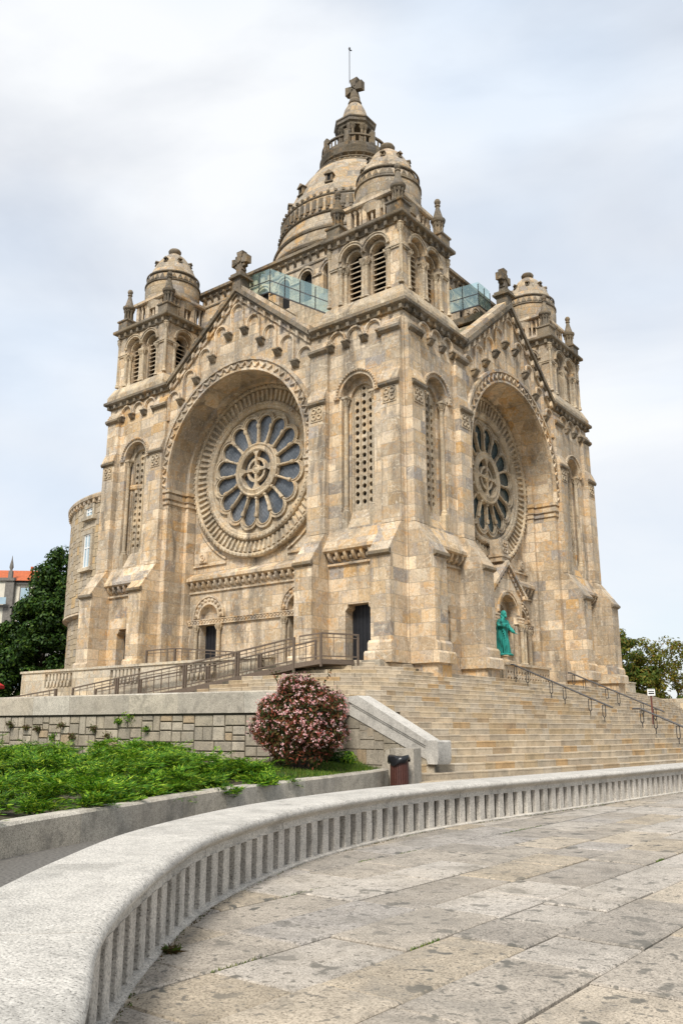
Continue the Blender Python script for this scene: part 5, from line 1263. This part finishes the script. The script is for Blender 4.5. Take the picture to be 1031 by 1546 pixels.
# hotel
def hotel():
    HZ=1.2
    r=empty('hotel',(-88,36,-3),'cream hotel building with orange tiled roof and grey corner stones behind the trees','building')
    dx=np.array([.79,.61]); dy=np.array([-.61,.79])
    q=lambda u,d,z:(-86.2+dx[0]*u+dy[0]*d,36.2+dx[1]*u+dy[1]*d,z+HZ)
    b=MB(); b.box(q,-18,4.6,0,10,-3,15.0); b.box(q,-18.2,-.0,-.6,9,-3,15.4); w_=b.build('wall','cream',r,ang=20)
    b=MB()
    for z in(4.2,7.9,11.6): b.box(q,-18.3,4.7,-.75,.2,z,z+.3)
    b.box(q,-18.4,.3,-.9,.2,15.1,15.5); b.box(q,.3,4.9,-.25,.2,14.7,15.05); b.box(q,-.9,.25,-.7,.3,-3,15.0)
    b.build('cornice','hotelstone',w_,ang=20)
    b=MB(); b.add([q(-18.5,-1,15.45),q(5,-.5,15.1),q(5,10.5,15.1),q(-18.5,10.5,15.45),q(-18.5,4.5,17.7),q(3.0,4.8,17.4)],[(0,1,5,4),(1,2,5),(2,3,4,5),(0,4,3)]); rf=b.build('roof','roof',r,smooth=False)
    b=MB(); b.box(q,-.75,-.25,-.4,.1,15.4,16.5); b.lathe([(r_,z_+HZ) for r_,z_ in((.18,16.5),(.15,16.7),(.27,17.0),(.22,17.4),(.08,18.1),(.02,18.6))],q(-.5,-.15,0)[:2],12); b.build('finial','hotelstone',rf,ang=40)
    b=MB(); b.box(q,.9,1.2,3,3.35,15.6,17.7); b.build('chimney','roof',rf)
    for z in(1.2,4.9,8.6,12.3):
        for u in(-9,-6,-3.2,1.0,3.2):
            d=-.62 if u<-.1 else -.02
            b=MB(); b.box(q,u-.15,u+1.25,d-.06,d,z-.2,z+2.15); f=b.build('window','hotelstone',r); b=MB(); b.box(q,u,u+1.1,d-.09,d-.05,z,z+1.95); b.box(q,u+.52,u+.58,d-.12,d-.05,z,z+1.95); b.build('pane','hglass',f)
    b=MB()
    for z in(4.5,8.2,11.9): b.box(q,-11,-.3,-1.5,-1.46,z,z+.9)
    b.build('balcony_glass','hglass',r)
hotel()
# red parasol far left
r=empty('red_parasol',(-28.5,.0,-3.5),'red parasol at the left edge of the photo beside the end of the parapet','parasol')
b=MB(); b.lathe([(1.25,1.0),(1.2,1.05),(.65,1.38),(.05,1.62)],(0,0),8,.2,caps=False); b.lathe([(1.25,.86),(1.25,1.02)],(0,0),8,.2,caps=False); c_=b.build('canopy','red',r,smooth=False,local=True); c_.location=(0,0,2.1)
b=MB(); b.tube((0,0,0),(0,0,3.6),.04,8); b.build('pole','steel',r,local=True)
# round red and pink shrub
def shrub():
    X,Y,Z=5.42,-12.44,-3.5
    r=empty('flowering_shrub',(X,Y,Z),'round dark red and green shrub covered in pale pink flowers before the wall corner','shrub')
    b=MB()
    for i in range(34):
        a=rng.uniform(0,2*PI); rad=rng.uniform(.15,.75); b.tube((rng.normal(0,.1),rng.normal(0,.1),-.05),(rad*math.cos(a),rad*math.sin(a),rng.uniform(.5,1.5)),.016,5,.005)
    b.build('stems','bark',r,local=True)
    c=np.array([0,0,.86]); n=15000
    d=unit(rng.normal(size=(n,3))); d[:,2]=np.where(d[:,2]<-.82,-d[:,2],d[:,2])
    lump=1+.09*np.sin(d[:,0]*7+1)*np.sin(d[:,1]*8)+.07*np.sin(d[:,2]*9+d[:,0]*5)+.08*np.sin(d[:,0]*2.3+.6)*np.sin(d[:,2]*3.1+d[:,1]*2.2)+.04*np.sin(d[:,0]*17)*np.sin(d[:,2]*15+2)
    rr=rng.uniform(.55,1.,size=n)**.5*lump
    P=c+d*rr[:,None]*np.array([.87,.87,.89]); P[:,2]=np.maximum(P[:,2],.02)
    Nn=unit(d*.7+rng.normal(scale=.6,size=P.shape)); leaves('foliage',P,Nn,rng.uniform(.028,.06,n),'bush',r,2.0)
    k=1250; d=unit(rng.normal(size=(k,3))); d=d[d[:,2]>-.6]; d=d[(np.sin(d[:,0]*11+2)*np.sin(d[:,1]*9+1)+np.sin(d[:,2]*8+d[:,1]*7))*.5+rng.uniform(-.9,.9,len(d))>-.35]; lump=1+.09*np.sin(d[:,0]*7+1)*np.sin(d[:,1]*8)+.07*np.sin(d[:,2]*9+d[:,0]*5)+.08*np.sin(d[:,0]*2.3+.6)*np.sin(d[:,2]*3.1+d[:,1]*2.2)+.04*np.sin(d[:,0]*17)*np.sin(d[:,2]*15+2)
    cc=c+d*(lump*rng.uniform(.95,1.04,len(d)))[:,None]*np.array([.87,.87,.89])
    P=(cc[:,None,:]+rng.normal(scale=.019,size=(len(d),7,3))).reshape(-1,3); Nn=unit(np.repeat(d,7,0)*.8+rng.normal(scale=.55,size=P.shape)); P+=Nn*.01
    leaves('flowers',P,Nn,rng.uniform(.022,.040,len(P)),'flower',r,1.1)['kind']='stuff'
    k=16; Ps=[];Ns=[]
    for i in range(k):
        a=rng.uniform(0,2*PI); d=unit(np.array([.6*math.cos(a),.6*math.sin(a),1.0])); t=np.linspace(.9,1.0+rng.uniform(.08,.28),9)
        pts=c+d*t[:,None]+rng.normal(scale=.012,size=(9,3)); Ps.append(pts); Ns.append(unit(rng.normal(size=(9,3))))
    leaves('shoot_leaves',np.concatenate(Ps),np.concatenate(Ns),.035,'bush',r,2.)
shrub()
# juniper ground cover
def bed(f,g):   # point on the planted bed, f along, g across 0..1
    i=f*60; i0=min(int(i),59); j=g*8; j0=min(int(j),7); a=i-i0; c=j-j0; R_=np.array
    p=R_(bed_rows[i0][j0])*(1-a)*(1-c)+R_(bed_rows[i0+1][j0])*a*(1-c)+R_(bed_rows[i0][j0+1])*(1-a)*c+R_(bed_rows[i0+1][j0+1])*a*c
    return p
def juniper():
    Cs=[];Ns=[];Sz=[];Ax=[]
    mounds=[]
    while len(mounds)<300:
        f=rng.uniform(.10,.77); g=rng.uniform(.0,1.)
        if f>.62 and g>.25+(.77-f)*5: continue
        p=bed(f,g); h=rng.uniform(.08,.46)*min(1,g*4+.35)*min(1,(.80-f)*8+.1); mounds.append((p,h,rng.uniform(.3,.6)))
    for p,h,rad in mounds:
        top=p+np.array([0,0,h]); a0=rng.uniform(0,2*PI)
        for k in range(34):
            az=a0+rng.normal(scale=1.1) if k%3 else rng.uniform(0,2*PI); el=rng.uniform(-.1,.5); L_=rad*rng.uniform(.5,1.1)
            d=np.array([math.cos(az)*math.cos(el),math.sin(az)*math.cos(el),math.sin(el)])
            b0=top-np.array([0,0,h*rng.uniform(.0,.8)])-d*np.array([1,1,0])*L_*.25+np.array([rng.normal(0,.1),rng.normal(0,.1),0])
            m_=34; t=np.linspace(.08,1,m_); side=np.where(np.arange(m_)%2,1,-1)
            s_=np.cross(d,[0,0,1]); s_/=np.linalg.norm(s_); up=np.cross(s_,d)
            wv=.10*(1-t*.8)
            pts=b0+d*(t*L_)[:,None]-np.array([0,0,1])*(t**2*.14*L_)[:,None]+s_*(side*wv)[:,None]+rng.normal(scale=.012,size=(m_,3))
            ax=unit(d*.85+s_*side[:,None]*.5+rng.normal(scale=.15,size=(m_,3)))
            nn=unit(up+rng.normal(scale=.35,size=(m_,3))); Cs.append(pts); Ax.append(ax); Ns.append(nn); Sz.append(rng.uniform(.055,.10,m_))
    C=np.concatenate(Cs);A_=np.concatenate(Ax);Nn=np.concatenate(Ns);sz=np.concatenate(Sz)[:,None]
    Cc=unit(np.cross(Nn,A_)); V=np.stack([C-A_*sz*.5,C+Cc*sz*.12,C+A_*sz*.65,C-Cc*sz*.12],1).reshape(-1,3); n=len(C)
    me=bpy.data.meshes.new('juniper_cover'); me.vertices.add(len(V)); me.vertices.foreach_set('co',V.ravel()); me.loops.add(len(V)); me.loops.foreach_set('vertex_index',np.arange(len(V),dtype=np.int32)); me.polygons.add(n); me.polygons.foreach_set('loop_start',np.arange(0,4*n,4,dtype=np.int32)); me.update(); me.validate()
    me.materials.append(M['juniper']); o=bpy.data.objects.new('juniper_cover',me); COL.objects.link(o)
    tag(o,'bright green spreading juniper covering the bed before the retaining wall','juniper',kind='stuff')
juniper()
def blades(name,n,place,h,mat,label,cat,w_=.006,parent=None):
    V=[]
    for i in range(n):
        p=place(); a=rng.uniform(0,2*PI); hh=h*rng.uniform(.5,1.2); lean=rng.normal(scale=.45,size=2)*hh; s_=np.array([math.cos(a),math.sin(a),0])*w_
        tip=p+np.array([lean[0],lean[1],hh]); V+=[p-s_,p+s_,tip+s_*.2,tip-s_*.2]
    V=np.array(V); me=bpy.data.meshes.new(name); me.from_pydata(V.tolist(),[],[(4*i,4*i+1,4*i+2,4*i+3) for i in range(n)]); me.materials.append(M[mat]); o=bpy.data.objects.new(name,me); COL.objects.link(o)
    if parent: o.parent=parent
    return tag(o,label,cat,kind='stuff') if label else o
blades('grass',9000,lambda:bed(rng.uniform(.74,.995),rng.uniform(.02,.95)),.09,'grass','short yellow green grass between the pink shrub and the litter bin','grass')
r=empty('green_shrub',(5.0,-10.75,-3.45),'small dark green shrub against the wall, right of the pink flowering shrub','shrub')
P,Nn,_=crown((0,0,.2),(.34,.34,.24),14,90,.13,.05); leaves('foliage',P,Nn,rng.uniform(.03,.055,len(P)),'juniper',r,1.8)
P,Nn,_=crown((0,0,.12),(.28,.28,.14),8,90,.12,.05); leaves('foliage',P,Nn,rng.uniform(.03,.05,len(P)),'darktree',r,1.8)
# weeds in the wall joints
WD=[('brown dry weed tuft','weed')]
spots=[(12.3,-2.62,.10,'weed'),(12.9,-2.70,.08,'weed'),(13.35,-2.72,.09,'weed'),(14.2,-2.66,.11,'weed'),(15.3,-2.72,.08,'weed'),(16.1,-2.52,.08,'juniper'),(16.45,-2.45,.14,'juniper'),(11.6,-2.86,.10,'weed'),(13.9,-2.9,.09,'juniper'),(14.6,-2.92,.09,'weed'),(15.8,-2.9,.09,'weed'),(17.0,-2.72,.08,'juniper'),(10.8,-2.7,.1,'weed')]
for k,(t,z,s_,mt) in enumerate(spots):
    p=np.array(rp.off(t,.02,z)); n_=120; o_=rng.normal(scale=s_*.55,size=(n_,3))*np.array([1,1,.8]); pn=np.array(list(wallp.at(0)[1])+[0]); _,nr=rp.at(t); o_+=np.array([nr[0],nr[1],0])*s_*.5-np.array([0,0,1])*(s_*.3 if mt=='juniper' else 0)
    col='green' if mt=='juniper' else 'dry brown'
    ob=empty('wall_weed',p); leaves('foliage',o_,unit(rng.normal(size=(n_,3))),rng.uniform(.015,.04,n_),mt,ob,2.4)
    tag(ob,f'{col} weed tuft growing out of a joint in the retaining wall','weed','weeds in the retaining wall')
# dry pine needles at the foot of the seat wall
tt=float(wallp.L[np.argmin(np.hypot(wallp.p[:,0]-12.7,wallp.p[:,1]+22.24))]); p=np.array(wallp.off(tt,.07,GZ+.012)); n_=50; o_=rng.normal(scale=.025,size=(n_,3))*np.array([1,1,.35]); o_[:,2]=abs(o_[:,2]); ob=empty('dry_leaf_tuft',p); leaves('foliage',o_,unit(rng.normal(size=(n_,3))),rng.uniform(.012,.03,n_),'weed',ob,4.); tag(ob,'small tuft of rust brown dry needles on the paving against the seat wall','dry leaves')
# moss and litter along the foot of the wall
def foot():
    t=rng.uniform(2,26); return np.array(wallp.off(t,rng.uniform(.03,.09)*rng.uniform(.3,1),GZ+.003))
blades('wall_foot_litter',2600,foot,.012,'weed','brown needles and dirt gathered along the foot of the seat wall','litter',.006)
def jt():
    x=XS[rng.integers(5,25)]; return np.array([x+rng.normal(0,.004),-23+rng.uniform(0,1)**1.0*26 if True else 0,GZ-.004])
js=[(XS[rng.integers(4,22)],rng.uniform(-22.5,-6),rng.uniform(.1,.35)) for _ in range(60)]
def jt2():
    x,y,l=js[rng.integers(0,len(js))]; return np.array([x+rng.normal(0,.005),y+rng.uniform(-l,l),GZ-.004])
blades('joint_grass',3000,jt2,.018,'grass','thin green moss and grass in the joints of the plaza paving','moss',.004)
